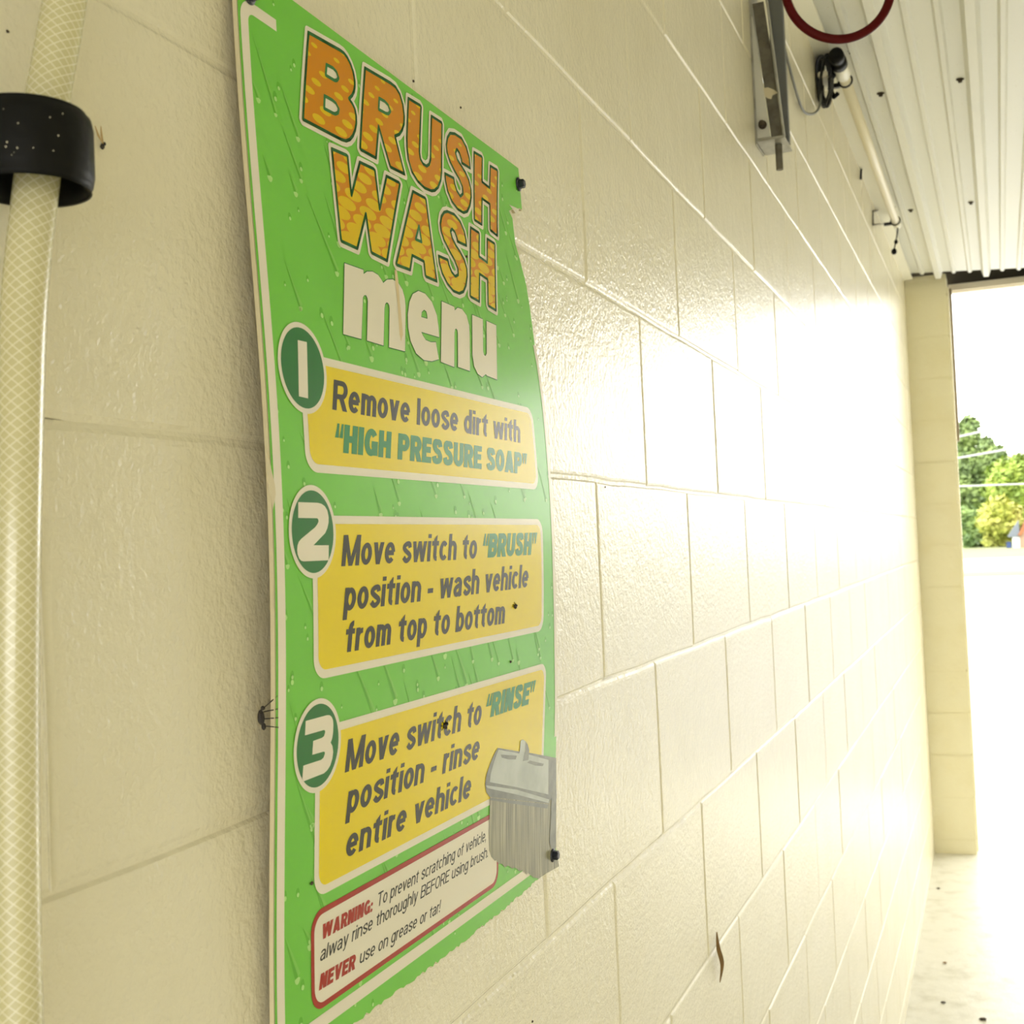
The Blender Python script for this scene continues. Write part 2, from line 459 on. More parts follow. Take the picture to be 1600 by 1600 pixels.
sign = thing('menu_sign', 'warped green and yellow brush wash instruction sign screwed to the block wall', 'sign', (.005, .84, 1.86))
YL = .5894
edge_px = [(810, 262), (812, 280), (813.5, 300), (816, 329), (811, 326), (806, 333), (803, 327), (796, 330), (801, 341), (805.7, 381), (812.5, 405), (822.6, 445), (829, 486),
           (836, 540), (842, 572), (850, 631), (858, 719), (864, 812), (867, 906), (869, 1000), (870, 1080), (869.5, 1150), (868.5, 1262), (866, 1308), (869, 1325), (873, 1342), (871, 1353)]
edge = [sg(*p) for p in edge_px]
edge[0] = (edge[0][0], sg(810, 262)[1])
ztop = edge[0][1]
bot_px = [(858, 1363), (842, 1374), (775, 1432), (692, 1498), (635, 1540), (582, 1579), (558, 1598)]
bot = [sg(*p) for p in bot_px]
zbl = sum(p[1] for p in bot)/len(bot)
jag = []
rj = random.Random(5)
full = bot+[(YL, zbl-.002)]
for a, b in zip(full, full[1:]):
    n = max(2, int((a[0]-b[0])/.004))
    for i in range(n):
        t = i/n; jag.append((a[0]+(b[0]-a[0])*t, a[1]+(b[1]-a[1])*t+rj.uniform(-.0012, .0012)*(1 if i else 0)))
jag.append((YL, zbl-.002))
outline = [(YL, ztop)]+edge+jag
# board, 3 mm thick
bm = bmesh.new()
loops = [[Vector((0, y, z)) for y, z in outline]]
vs = [bm.verts.new(p) for p in loops[0]]
tris = tessellate_polygon(loops)
for t in tris: bm.faces.new([vs[i] for i in t])
stand(bm, 0, .0004)
bm.normal_update()
for f in bm.faces:
    if f.normal.x < 0: f.normal_flip()
geo = bmesh.ops.extrude_face_region(bm, geom=bm.faces[:])
for v in geo['geom']:
    if isinstance(v, bmesh.types.BMVert): v.co.x += .0
# the extruded copy stays in front, the first copy becomes the back
front = {v for v in geo['geom'] if isinstance(v, bmesh.types.BMVert)}
for v in bm.verts:
    if v not in front: v.co.x -= .0028
obj('board', bm, sign_edge, sign)
def inset(loop, d):
    n = len(loop); out = []
    A = sum(loop[i][0]*loop[(i+1) % n][1]-loop[(i+1) % n][0]*loop[i][1] for i in range(n))
    sgn = 1 if A > 0 else -1
    for i in range(n):
        p0, p1, p2 = Vector(loop[i-1]), Vector(loop[i]), Vector(loop[(i+1) % n])
        d1 = (p1-p0); d2 = (p2-p1)
        if d1.length < 1e-9 or d2.length < 1e-9: out.append(tuple(p1)); continue
        d1.normalize(); d2.normalize()
        n1 = Vector((-d1.y, d1.x))*sgn; n2 = Vector((-d2.y, d2.x))*sgn
        b = n1+n2
        if b.length < .3: b = n1
        else: b = b/max(.35, b.length_squared/2)
        out.append(tuple(p1+b*d))
    return out
P = Print(); P.poly(inset(outline, .0006)); P.build('green_print', green, 0, sign)
# peeled patch of the print on the near edge
P = Print()
chip = [sg(*p) for p in ((414.5, 700), (421, 722), (429, 757), (430.5, 772), (426, 797), (421, 770), (415, 730))]
chip2 = [sg(*p) for p in ((426, 905), (428, 925), (429, 960), (427, 950))]
P.poly(chip); P.build('peeled_patch', sign_edge, 2, sign)
P = Print(); P.poly(chip2); P.build('peeled_patch', sign_edge, 2, sign)

# printed water drops and trails
P = Print(); rd = random.Random(11)
zlo, zhi = zbl+.004, ztop-.004
def inside(y, z, m=.006):
    for dy, dz in ((m, 0), (-m, 0), (0, m), (0, -m)):
        a, b, c = y+dy, z+dz, False
        for (y0_, z0_), (y1_, z1_) in zip(outline, outline[1:]+outline[:1]):
            if (z0_ > b) != (z1_ > b) and a < y0_+(b-z0_)/(z1_-z0_)*(y1_-y0_): c = not c
        if not c: return False
    return True
for i in range(210):
    y = rd.uniform(YL+.006, 1.05); z = rd.uniform(zlo+.01, zhi-.05)
    ln = rd.choice((.012, .02, .03, .045)); w = .0015+.0014*rd.random(); dy = ln*rd.uniform(.45, .75)
    if not (inside(y, z) and inside(y-dy, z+ln)): continue
    P.poly([(y-w, z), (y+w*.2, z), (y-dy, z+ln)], mi=1)                     # dark side of the trail
    P.poly([(y+w*.3, z), (y+w*1.1, z+.002), (y-dy+.0006, z+ln)], mi=2)      # pale side
    P.poly([(y+1.15*w*math.cos(a)-w*.1, z+1.5*w*math.sin(a)) for a in [PI*(1.05+.9*k/6) for k in range(7)]]+[(y+w*.2, z+w*.1)], mi=0)
for i in range(320):
    y = rd.uniform(YL+.006, 1.055); z = rd.uniform(zlo, zhi); r = rd.uniform(.0010, .0026)
    if not inside(y, z, .004): continue
    P.poly([(y+r*math.cos(a), z+1.5*r*math.sin(a)) for a in [2*PI*k/9 for k in range(9)]], mi=1)
    P.poly([(y+.7*r*math.cos(a)+r*.15, z-.7*r+.7*r*math.sin(a)) for a in [2*PI*k/7 for k in range(7)]], mi=0)
bm_ = P.bm
# two inks lie over one another: lift the pale ones a hair
for f in bm_.faces:
    if f.material_index != 1:
        for v in f.verts: v.co.x = .00005
P.build('water_drop_print', [drop_light, drop_dark, drop_mid], 1, sign)

# white border line
yb0, yb1 = sg(414.5, 540)[0], sg(426.5, 540)[0]
zt0 = sg(386, 62)[1]; zt1 = sg(390, 77)[1]
zb1 = sum(sg(*p)[1] for p in ((513, 1571), (698, 1447), (816, 1364)))/3
zb0 = sum(sg(*p)[1] for p in ((512, 1598), (656, 1500), (826, 1365)))/3
bw = yb1-yb0; bh = bw*.92
R1, R2 = .012, .012-bw*.8
def arcs(cy, cz, r, a0, a1, n=8): return [(cy+r*math.cos(math.radians(a0+(a1-a0)*i/n)), cz+r*math.sin(math.radians(a0+(a1-a0)*i/n))) for i in range(n+1)]
ztb = ztop-.0215
yend = sg(434, 90)[0]
P = Print()
outer = [(yend, ztb)]+arcs(yb0+R1, ztb-R1, R1, 90, 180)+arcs(yb0+R1, zb0+R1, R1, 180, 270)+[(sg(829, 1366)[0], zb0)]
inner = [(sg(829, 1366)[0], zb1)]+arcs(yb1+R2, zb1+R2, R2, 270, 180)+arcs(yb1+R2, ztb-bh-R2, R2, 180, 90)+[(yend, ztb-bh)]
P.poly(outer+inner)
# remains of the right-hand border along the torn edge
strip = [e for e, p in zip(edge, edge_px) if 535 < p[1] < 1200]
P.poly([(y, z) for y, z in strip]+[(y-.0058, z) for y, z in strip[::-1]])
P.poly([sg(*p) for p in ((795.5, 320), (808, 332), (811, 327), (806, 334), (803, 338), (797, 333))][:4])
P.build('border_line', white, 2, sign)

# ---- yellow panels with white frames
def panel(yl, yr, zt, zb, r=.013, fr=.0052):
    P = Print(); P.poly(rrect(yl, yr, zb, zt, r)); w = P.build('instruction_panel', white, 3, sign)
    P = Print(); P.poly(rrect(yl+fr, yr-fr, zb+fr, zt-fr, r-fr*.75)); P.build('yellow_field', yellow, 4, w)
    return w
def avg(*v): return sum(v)/len(v)
p1 = panel(avg(sg(472.5, 655)[0], sg(476, 700)[0]), avg(sg(836, 690)[0], sg(839.5, 740)[0]), avg(sg(505, 557)[1], sg(640, 591)[1], sg(780, 627)[1]), avg(sg(510, 739.5)[1], sg(640, 750)[1], sg(810, 763)[1]))
p2 = panel(avg(sg(487, 905)[0], sg(488.5, 980)[0], sg(491, 1030)[0]), avg(sg(847, 850)[0], sg(850, 930)[0]), avg(sg(521, 805)[1], sg(640, 808)[1], sg(820, 811)[1]), avg(sg(530, 1059)[1], sg(677, 1018.5)[1], sg(810, 994)[1]))
p3 = panel(avg(sg(491, 1245)[0], sg(491, 1340)[0]), avg(sg(851, 1060)[0], sg(850.5, 1170)[0]), avg(sg(530, 1129.5)[1], sg(680, 1086)[1], sg(830, 1040)[1]), avg(sg(520, 1390)[1], sg(652, 1321)[1], sg(764, 1255)[1]))

# ---- warning box
yl, yr = avg(sg(486, 1460)[0], sg(485, 1547)[0]), sg(778, 1345)[0]
zt, zb = avg(sg(582, 1371)[1], sg(687, 1320)[1], sg(763, 1273)[1]), avg(sg(530, 1553)[1], sg(698, 1440)[1], sg(750, 1401)[1])
P = Print(); P.poly(rrect(yl, yr, zb, zt, .013)); warn = P.build('warning_box', red_print, 3, sign)
P = Print(); P.poly(rrect(yl+.0036, yr-.0036, zb+.0036, zt-.0036, .010)); P.build('white_field', white, 4, warn)

# ---- numbered badges
def badge(l, t, r, b):
    yl, yr, zt, zb = sg(*l)[0], sg(*r)[0], sg(*t)[1], sg(*b)[1]
    cy, cz = (yl+yr)/2, (zt+zb)/2; R = ((yr-yl)+(zt-zb))/4
    def ell(k): return [(cy+(yr-yl)/2*k*math.cos(2*PI*i/60), cz+(zt-zb)/2*k*math.sin(2*PI*i/60)) for i in range(60)]
    P = Print(); P.poly(ell(1)); w = P.build('number_badge', white, 5, sign)
    P = Print(); P.poly(ell(.885)); P.build('green_disc', dkgreen, 6, w)
    return w
b1 = badge((432, 550), (460, 502), (509, 586), (480, 647))
b2 = badge((449.5, 818), (483, 757.7), (524, 845), (494.5, 903.5))
b3 = badge((457.7, 1170), (498.5, 1091), (531.5, 1155), (489.5, 1240))
P = Print(); P.poly(px(420, 490, .15, [(290, 277), (385, 298), (398, 885), (302, 862)])); P.build('numeral', white, 7, b1)
P = Print(); P.poly(px(430, 740, .15, [(228, 298), (430, 305), (470, 315), (505, 340), (532, 385), (545, 450), (545, 510), (532, 570), (508, 622), (388, 747), (547, 747), (545, 903), (285, 915), (260, 908), (238, 885), (222, 840), (217, 795), (222, 745), (235, 710), (260, 680),
                                        (405, 560), (428, 528), (440, 500), (438, 478), (425, 465), (228, 462)])); P.build('numeral', white, 7, b2)
P = Print(); P.poly(px(440, 1080, .15, [(240, 310), (460, 250), (490, 250), (510, 268), (524, 300), (528, 350), (525, 430), (515, 495), (500, 535), (518, 570), (526, 630), (518, 700), (495, 775), (465, 822), (430, 855), (218, 938), (205, 910), (215, 775), (400, 715), (425, 693), (440, 650), (438, 632), (425, 629),
                                        (308, 662), (318, 518), (410, 485), (430, 468), (443, 425), (440, 408), (428, 404), (232, 460)])); P.build('numeral', white, 7, b3)

# ---- lettering: a grotesque drawn as strokes ---------------------------------
def A(cx, cy, rx, ry, a0, a1, n=14): return [(cx+rx*math.cos(math.radians(a0+(a1-a0)*i/n)), cy+ry*math.sin(math.radians(a0+(a1-a0)*i/n))) for i in range(n+1)]
def spline(pts, k=6): return [(v.x, v.y) for v in smooth_path([(a, b, 0) for a, b in pts], k)]
XH, CAP, DESC = .535, .72, -.20
def glyph(ch, w, B):
    """strokes ('p' centre line, 'q' filled polygon), advance width; w stroke, B width of a round lower-case letter"""
    h = w/2; X = XH; C = CAP; r = B/2-h; hw = w*.86          # hw: thinner horizontals
    ry = X/2-h*.9; BC = B*1.22                                # capital width
    st = []
    def L(*p): st.append(('p', list(p), False))
    def E(c, rx, ry_, cy): st.append(('p', A(c, cy, rx, ry_, 0, 360, 28)[:-1], True))
    def Q(*p): st.append(('q', list(p), False))
    def dg(x0, y0, x1, y1, k=1.0):                             # slanted bar with level ends
        s = math.hypot(x1-x0, y1-y0); e = h*k*s/abs(y1-y0)
        Q((x0-e, y0), (x0+e, y0), (x1+e, y1), (x1-e, y1))
    def vs(x, y0, y1, k=1.0): Q((x-h*k, y0), (x+h*k, y0), (x+h*k, y1), (x-h*k, y1))
    def hs(y, x0, x1): Q((x0, y-hw/2), (x1, y-hw/2), (x1, y+hw/2), (x0, y+hw/2))
    adv = B
    if ch == ' ': return [], B*.62
    if ch == 'o': E(B/2, r, ry, X/2)
    elif ch == 'e':
        L(*A(B/2, X/2, r, ry, 4, 318, 24)); hs(X*.5, h*1.2, B-h*.6)
    elif ch == 'c': L(*A(B/2, X/2, r, ry, 42, 318, 22)); adv = B*.95
    elif ch == 'a':
        L(*(A(B/2-.01, X-h*.9-.12, r-.005, .12, 165, 0, 12)+[(B-h-.015, .05), (B-h, 0)])); 
        L(*spline([(B-h-.02, X*.56), (B*.5, X*.53), (h+.02, X*.42), (h, X*.27), (h+.03, .06+h*.2), (B*.42, h*.75), (B*.7, .10), (B-h-.02, X*.34)], 5))
    elif ch == 's':
        L(*spline([(B-h-.01, X*.70), (B*.72, X-h*.9), (B*.47, X-h*.8), (h+.025, X*.80), (h+.02, X*.66), (B*.45, X*.53), (B-h-.02, X*.38), (B-h, X*.24), (B*.6, h*.8), (B*.4, h*.8), (h, X*.26)], 5)); adv = B*.96
    elif ch == 'S':
        b = BC
        L(*spline([(b-h-.01, C*.70), (b-h-.05, C*.87), (b*.5, C-h*.85), (h+.04, C*.87), (h+.03, C*.70), (b*.40, C*.55), (b*.62, C*.48), (b-h-.015, C*.34), (b-h-.02, C*.17), (b*.5, h*.8), (h+.04, C*.14), (h, C*.30)], 5)); adv = b
    elif ch in 'lI': vs(h, 0, C); adv = w
    elif ch == 'i': vs(h, 0, X); vs(h, C-.105, C); adv = w
    elif ch in 'nh':
        vs(h, 0, X if ch == 'n' else C); L(*(A(B/2, X-h*.95-.14, r, .14, 178, 0, 12)+[(B-h, 0)]))
    elif ch == 'm':
        b = B*.88; vs(h, 0, X)
        for i in range(2):
            o = i*(b-w); L(*(A(o+b/2, X-h*.95-.13, b/2-h, .13, 178, 0, 12)+[(o+b-h, 0)]))
        adv = 2*b-w
    elif ch == 'u': vs(B-h, 0, X); L(*([(h, X)]+A(B/2, h*.95+.14, r, .14, 180, 358, 12)))
    elif ch == 'r': vs(h, 0, X); L(*A(h+.155, X-h*1.05-.15, .155, .15, 178, 82, 8)); adv = w+.125
    elif ch == 't':
        Q((.085, 0.14), (.085+w, .14), (.085+w, C-.02), (.085, C-.14)); hs(X-hw/2, 0, .17+w)
        L(*A(.085+h+.085, .085+hw*.5, .085, .085, 180, 275, 8)); adv = w+.175
    elif ch == 'f':
        vs(.085+h, 0, C-.16); hs(X-hw/2, 0, .165+w); L(*A(.085+h+.095, C-.17, .095, .17-hw*.5, 180, 85, 8)); adv = w+.165
    elif ch in 'dbpq' or ch == 'g':
        E(B/2, r, ry, X/2)
        if ch == 'd': vs(B-h, 0, C)
        if ch == 'b': vs(h, 0, C)
        if ch == 'p': vs(h, DESC, X)
        if ch == 'g':
            L(*([(B-h, X), (B-h, -.04)]+A(B/2, -.06, r, .15-h*.3, 0, -165, 12)))
    elif ch in 'vy':
        b = B*1.02; dg(h*1.1, X, b/2, 0 if ch == 'v' else -.0); dg(b-h*1.1, X, b/2, 0)
        if ch == 'y': L((b/2, 0.02), (b/2-.045, -.12), (b/2-.09, DESC+hw*.5+.01), (b/2-.16, DESC+hw*.5))
        adv = b
    elif ch == 'w':
        b = B*1.55; a = b*.27
        dg(h*1.05, X, a, 0, .95); dg(b/2, X, a, 0, .9); dg(b/2, X, b-a, 0, .9); dg(b-h*1.05, X, b-a, 0, .95); adv = b
    elif ch in 'RPB':
        b = BC; m = C*.46; vs(h, 0, C)
        up = C-hw/2; mid = m if ch != 'B' else C*.52
        rr = (up-mid)/2
        L(*([(h, up), (b-h-rr*.8, up)]+A(b-h-rr*.8, (up+mid)/2, rr*.8, rr, 90, -90, 12)+[(h, mid)]))
        if ch == 'B':
            lo = hw/2; rr = (mid-lo)/2
            L(*([(h, mid), (b-h-rr*.85, mid)]+A(b-h-rr*.75, (mid+lo)/2, rr*.78, rr, 90, -90, 12)+[(h, lo)]))
        if ch == 'R': dg(b*.55, mid, b-h*.9, 0, 1.0)
        adv = b
    elif ch == 'M':
        b = BC*1.28; vs(h, 0, C); vs(b-h, 0, C); dg(h*1.2, C, b/2, 0, .9); dg(b-h*1.2, C, b/2, 0, .9); adv = b
    elif ch == 'N': b = BC; vs(h, 0, C); vs(b-h, 0, C); dg(h*1.15, C, b-h*1.15, 0, 1.0); adv = b
    elif ch == 'H': b = BC; vs(h, 0, C); vs(b-h, 0, C); hs(C*.5, h, b-h); adv = b
    elif ch == 'T': b = BC*1.0; vs(b/2, 0, C); hs(C-hw/2, 0, b); adv = b
    elif ch in 'EF':
        b = BC*.86; vs(h, 0, C); hs(C-hw/2, 0, b); hs(C*.52, 0, b*.92)
        if ch == 'E': hs(hw/2, 0, b)
        adv = b
    elif ch in 'OG':
        b = BC*1.04
        if ch == 'O': E(b/2, b/2-h, C/2-hw*.5, C/2)
        else:
            L(*A(b/2, C/2, b/2-h, C/2-hw*.5, 38, 335, 24)); vs(b-h, .02, C*.48); hs(C*.43, b*.52, b)
        adv = b
    elif ch == 'U': b = BC; rr = b/2-h; L(*([(h, C), (h, rr+hw/2)]+A(b/2, rr+hw/2, rr, rr, 180, 360, 14)+[(b-h, C)])); adv = b
    elif ch == 'A': b = BC*1.12; dg(h*1.05, 0, b/2, C, 1.0); dg(b-h*1.05, 0, b/2, C, 1.0); hs(C*.24, b*.24, b*.76); adv = b
    elif ch == 'V': b = BC*1.08; dg(h*1.05, C, b/2, 0); dg(b-h*1.05, C, b/2, 0); adv = b
    elif ch == 'W':
        b = BC*1.55; a = b*.28
        dg(h*1.05, C, a, 0); dg(b/2, C, a, 0, .95); dg(b/2, C, b-a, 0, .95); dg(b-h*1.05, C, b-a, 0); adv = b
    elif ch == '.': vs(h, 0, .11); adv = w
    elif ch == ',': vs(h, 0, .11); Q((h, 0), (w, 0), (w*.6, -.12), (0, -.12)); adv = w
    elif ch == '!': Q((0, C), (w, C), (w*.85, .2), (w*.15, .2)); vs(h, 0, .11); adv = w
    elif ch == ':': Q(*A(h*.9, .09, h*.9, .09, 0, 330, 11)); Q(*A(h*.9, .40, h*.9, .09, 0, 330, 11)); adv = w
    elif ch == '-': hs(X*.46, 0, .24); adv = .24
    elif ch in '\u201c\u201d':
        for i in range(2):
            o = i*.15
            if ch == '\u201c': Q((o, C-.36), (o+.13, C-.36), (o+.13, C), (o+.06, C))
            else: Q((o+.02, C-.36), (o+.08, C-.36), (o+.14, C), (o, C))
        adv = .28
    return st, adv
def words(P, s, bl, top, br, w=.115, B=.40, gap=.055, mi=0, shear_add=0.0):
    """set a line from the foot of its first letter (bl) to the foot of its last (br); top = head of the first letter"""
    (ya, za), (yt, zt_), (ye, ze) = sg(*bl), sg(*top), sg(*br)
    cap = zt_-za; sy = cap/CAP; sh = (yt-ya)/cap*sy+shear_add*sy
    total = 0; lay = []
    for i, ch in enumerate(s):
        st, adv = glyph(ch, w, B); lay.append((total, st)); total += adv+(gap if ch != ' ' and i < len(s)-1 else 0)
    sx = (ye-ya)/total; slope = (ze-za)/(ye-ya)
    def T(x, y): return (ya+x*sx+y*sh, za+y*sy+slope*x*sx)
    nst = 0
    for x0, st in lay:
        nst = 0
        for kind, pts, closed in st:
            lift_from = len(P.bm.verts); nst += 1
            if kind == 'q':
                P.poly([T(x0+a, b) for a, b in pts], mi=mi); P.raise_from(lift_from, nst); continue
            pts = [p for i, p in enumerate(pts) if i == 0 or math.hypot(p[0]-pts[i-1][0], p[1]-pts[i-1][1]) > .004]; n = len(pts); V = [Vector(p) for p in pts]; lft, rgt = [], []
            for i in range(n):
                if closed: t1, t2 = V[i]-V[i-1], V[(i+1) % n]-V[i]
                else: t1 = V[i]-V[i-1] if i else V[1]-V[0]; t2 = V[i+1]-V[i] if i < n-1 else t1
                t1 = t1.normalized(); t2 = t2.normalized()
                n1, n2 = Vector((-t1.y, t1.x)), Vector((-t2.y, t2.x)); b = n1+n2
                b = b/max(.5, b.length_squared/2) if b.length > .2 else n1
                tang = (t1+t2).normalized() if (t1+t2).length > .1 else t1
                wid = w/2*(1-.14*abs(tang.x))
                lft.append(V[i]+b*wid); rgt.append(V[i]-b*wid)
            for i in range(n if closed else n-1):
                j = (i+1) % n
                f = P.bm.faces.new([P.bm.verts.new((0, *T(x0+q.x, q.y))) for q in (rgt[i], rgt[j], lft[j], lft[i])]); f.material_index = mi
            P.raise_from(lift_from, nst)
    return P
LQ, RQ = '\u201c', '\u201d'
HV = dict(w=.20, B=.41, gap=.03)
BD = dict(w=.145, B=.405, gap=.046)
P = Print(); words(P, 'Remove loose dirt with', (518, 640), (520.5, 593), (812, 692), **BD); P.build('lettering', charcoal, 5, p1)
P = Print(); words(P, LQ+'HIGH PRESSURE SOAP'+RQ, (521, 706), (523.5, 661), (822, 741.5), **HV); P.build('lettering', midgreen, 5, p1)
P = Print(); words(P, 'Move switch to', (532, 885), (536, 836), (743.5, 873), **BD)
words(P, 'position - wash vehicle', (535.3, 955.5), (539.5, 906), (824, 917.5), **BD)
words(P, 'from top to bottom', (537, 1020), (541, 971), (787, 974), **BD); P.build('lettering', charcoal, 5, p2)
P = Print(); words(P, LQ+'BRUSH'+RQ, (752, 872), (755, 834), (836, 866.5), **HV); P.build('lettering', midgreen, 5, p2)
P = Print(); words(P, 'Move switch to', (537.5, 1207.5), (543, 1155.5), (750, 1131), **BD)
words(P, 'position - rinse', (539.5, 1274), (545, 1224), (747, 1185.5), **BD)
words(P, 'entire vehicle', (538, 1342), (543, 1293), (734, 1245.5), **BD); P.build('lettering', charcoal, 5, p3)
P = Print(); words(P, LQ+'RINSE'+RQ, (756, 1124), (761, 1085), (832, 1098), **HV); P.build('lettering', midgreen, 5, p3)
TX = dict(w=.098, B=.40, gap=.052)
P = Print(); words(P, 'To prevent scratching of vehicle,', (587.5, 1418), (589, 1396), (758, 1313.5), **TX, shear_add=.12)
words(P, 'alway rinse thoroughly BEFORE using brush.', (498.5, 1503), (500, 1479.5), (761, 1339), **TX, shear_add=.12)
words(P, 'use on grease or tar!', (560, 1507), (562, 1485), (686, 1425), **TX, shear_add=.12); P.build('lettering', charcoal, 5, warn)
P = Print(); words(P, 'WARNING:', (501, 1469), (502, 1445), (581, 1424), **HV, shear_add=.10)
P.build('red_lettering', red_print, 5, warn)
P = Print(); words(P, 'NEVER', (497, 1548), (499, 1522.5), (553, 1514), **HV, shear_add=.10); P.build('red_lettering', red_print, 5, warn)

# ---- the big title: outlines surveyed letter by letter
ZA, ZB, ZC_, ZD, ZE = (450, 30, .125), (550, 90, .15625), (500, 200, .125), (600, 280, .13746), (520, 400, .175)
title = [
 (px(*ZA, [(235, 140), (640, 368), (690, 405), (735, 465), (780, 555), (815, 660), (834, 770), (836, 850), (825, 920), (800, 975), (772, 1004), (800, 1045), (835, 1120), (852, 1210), (855, 1310), (840, 1400), (810, 1478), (770, 1527), (720, 1546), (660, 1528), (200, 1288), (175, 1275), (163, 1250)]),
  [px(*ZA, [(482, 597), (555, 635), (590, 675), (606, 722), (595, 742), (570, 745), (475, 688)]), px(*ZA, [(460, 988), (545, 1035), (585, 1070), (611, 1120), (605, 1150), (575, 1163), (553, 1155), (455, 1103)])]),
 (px(*ZB, [(115, 85), (375, 238), (430, 282), (475, 360), (508, 470), (522, 590), (520, 670), (500, 740), (470, 785), (433, 800), (530, 1187), (378, 1112), (368, 1093), (263, 722), (240, 1026), (80, 938), (65, 910)]),
  [px(*ZB, [(272, 428), (320, 455), (350, 487), (365, 528), (352, 546), (330, 542), (268, 508)])]),
 (px(*ZB, [(550, 390), (675, 465), (691, 492), (674, 950), (683, 1010), (705, 1050), (735, 1070), (760, 1052), (772, 1005), (781, 568), (890, 638), (900, 668), (896, 1150), (886, 1240), (860, 1310), (825, 1345), (790, 1350), (720, 1320), (650, 1252), (590, 1155), (550, 1020), (536, 890), (534, 800)]), []),
 (px(*ZB, [(1182, 1125), (1088, 1066), (1082, 1020), (1065, 965), (1045, 935), (1036, 960), (1050, 1010), (1090, 1075), (1130, 1140), (1165, 1220), (1188, 1320), (1191, 1400), (1178, 1490), (1150, 1553), (1110, 1567), (1050, 1530), (990, 1450), (945, 1340), (922, 1230), (915, 1142), (1015, 1195), (1025, 1260), (1045, 1325), (1075, 1372), (1096, 1350), (1092, 1295), (1060, 1220), (1020, 1150), (970, 1050), (938, 950), (930, 870), (942, 790), (970, 742), (1020, 748), (1090, 795), (1140, 890), (1170, 1000)]), []),
 ([sg(*p) for p in ((739, 235.3), (752, 243), (753.5, 247), (753, 283), (763.2, 291), (764.4, 257), (776, 264), (777.5, 268), (777, 371), (765.5, 362), (764, 359), (763.6, 320.5), (753, 313), (752.6, 353.5), (740.5, 346), (739.3, 343))], []),
 ([sg(500+.125*a, 200+.125*b) for a, b in ((125, 235), (320, 320), (345, 345), (384, 815), (480, 405), (660, 492), (686, 522), (736, 990), (815, 580), (978, 665), (1001, 700))]+[sg(*p) for p in ((604.5, 410.5), (580, 398), (577.8, 395), (570.4, 338), (558, 391.5), (532, 379.5), (530.4, 376))], []),
 (px(*ZD, [(315, 120), (460, 200), (475, 225), (602, 1182), (468, 1125), (455, 1098), (440, 950), (320, 888), (296, 1052), (135, 992), (119, 962)]), [px(*ZD, [(390, 560), (408, 692), (365, 673)])]),
 (px(*ZD, [(937, 775), (822, 722), (815, 670), (795, 615), (770, 585), (757, 602), (772, 660), (810, 740), (860, 815), (910, 910), (940, 1020), (945, 1110), (930, 1220), (900, 1295), (850, 1317), (780, 1287), (710, 1200), (650, 1080), (615, 950), (604, 853), (722, 905), (735, 970), (765, 1045), (800, 1088), (828, 1072), (825, 1020), (790, 930), (740, 840), (670, 700), (635, 590), (625, 500), (640, 410), (670, 360), (710, 350), (790, 385), (860, 470), (910, 590), (930, 690)]), []),
 (px(*ZD, [(970, 530), (1070, 595), (1082, 620), (1080, 870), (1160, 930), (1160, 660), (1248, 718), (1260, 745), (1272, 1512), (1180, 1455), (1170, 1430), (1165, 1150), (1085, 1097), (1082, 1412), (978, 1352), (965, 1330)]), []),
]
GT = .0012
Pw, Pg, Po = Print(), Print(), Print()
for out, holes in title:
    Pw.poly(out); Pw.ribbon(out, .0029)
    c = inset(out, GT)
    Po.poly(out, holes)
    Pg.ribbon(c, GT, rnd=False); Pg.ribbon(c, GT*.98)
    for h_ in holes:
        hh = inset(h_, -GT); Pg.ribbon(hh, GT)
tw = Pw.build('title_lettering', white, 4, sign)
Po.build('orange_fill', orange, 5, tw)
Pg.build('green_outline', dkgreen, 6, tw)
menu = [
 (px(*ZE, [(100, 65), (268, 125), (270, 162), (300, 140), (350, 140), (400, 170), (432, 215), (445, 242), (480, 212), (530, 210), (580, 240), (617, 300), (638, 375), (645, 450), (640, 852), (497, 815), (502, 470), (498, 440), (488, 420), (475, 415), (463, 430), (456, 470), (448, 800), (300, 755), (308, 400), (302, 370), (290, 350), (275, 350), (264, 372), (250, 742), (88, 697)]), []),
 (px(*ZE, [(945, 725), (940, 640), (925, 530), (880, 410), (820, 337), (760, 312), (710, 340), (680, 410), (665, 520), (668, 640), (690, 760), (740, 870), (810, 930), (880, 940), (942, 922), (916, 770), (870, 770), (825, 750), (800, 710), (785, 678)]), [px(*ZE, [(785, 545), (790, 500), (810, 480), (830, 495), (838, 530), (840, 562)])]),
 (px(*ZE, [(968, 405), (1080, 455), (1085, 487), (1110, 462), (1150, 475), (1190, 530), (1213, 620), (1218, 720), (1220, 1028), (1113, 990), (1112, 690), (1107, 662), (1097, 648), (1087, 655), (1082, 690), (1080, 992), (960, 945)]), []),
 (px(*ZE, [(1240, 525), (1335, 565), (1338, 850), (1345, 882), (1358, 895), (1370, 870), (1368, 580), (1455, 620), (1463, 1105), (1372, 1068), (1362, 1055), (1330, 1082), (1290, 1052), (1258, 985), (1242, 880)]), []),
]
Pm, Pd = Print(), Print()
for out, holes in menu:
    Pm.poly(out, holes); Pd.ribbon(out, .0006)
    for h_ in holes: Pd.ribbon(h_, .0006)
mw = Pm.build('menu_lettering', white, 4, sign); Pd.build('dark_outline', dkgreen, 3, mw)
# beige drip mark over the word
P = Print(); P.poly(px(*ZE, [(545, 125), (565, 125), (578, 210), (592, 400), (622, 700), (603, 765), (590, 700), (570, 420), (552, 230)])); P.build('drip_mark', mat('drip_stain', (.62, .50, .26), .5), 5, sign)

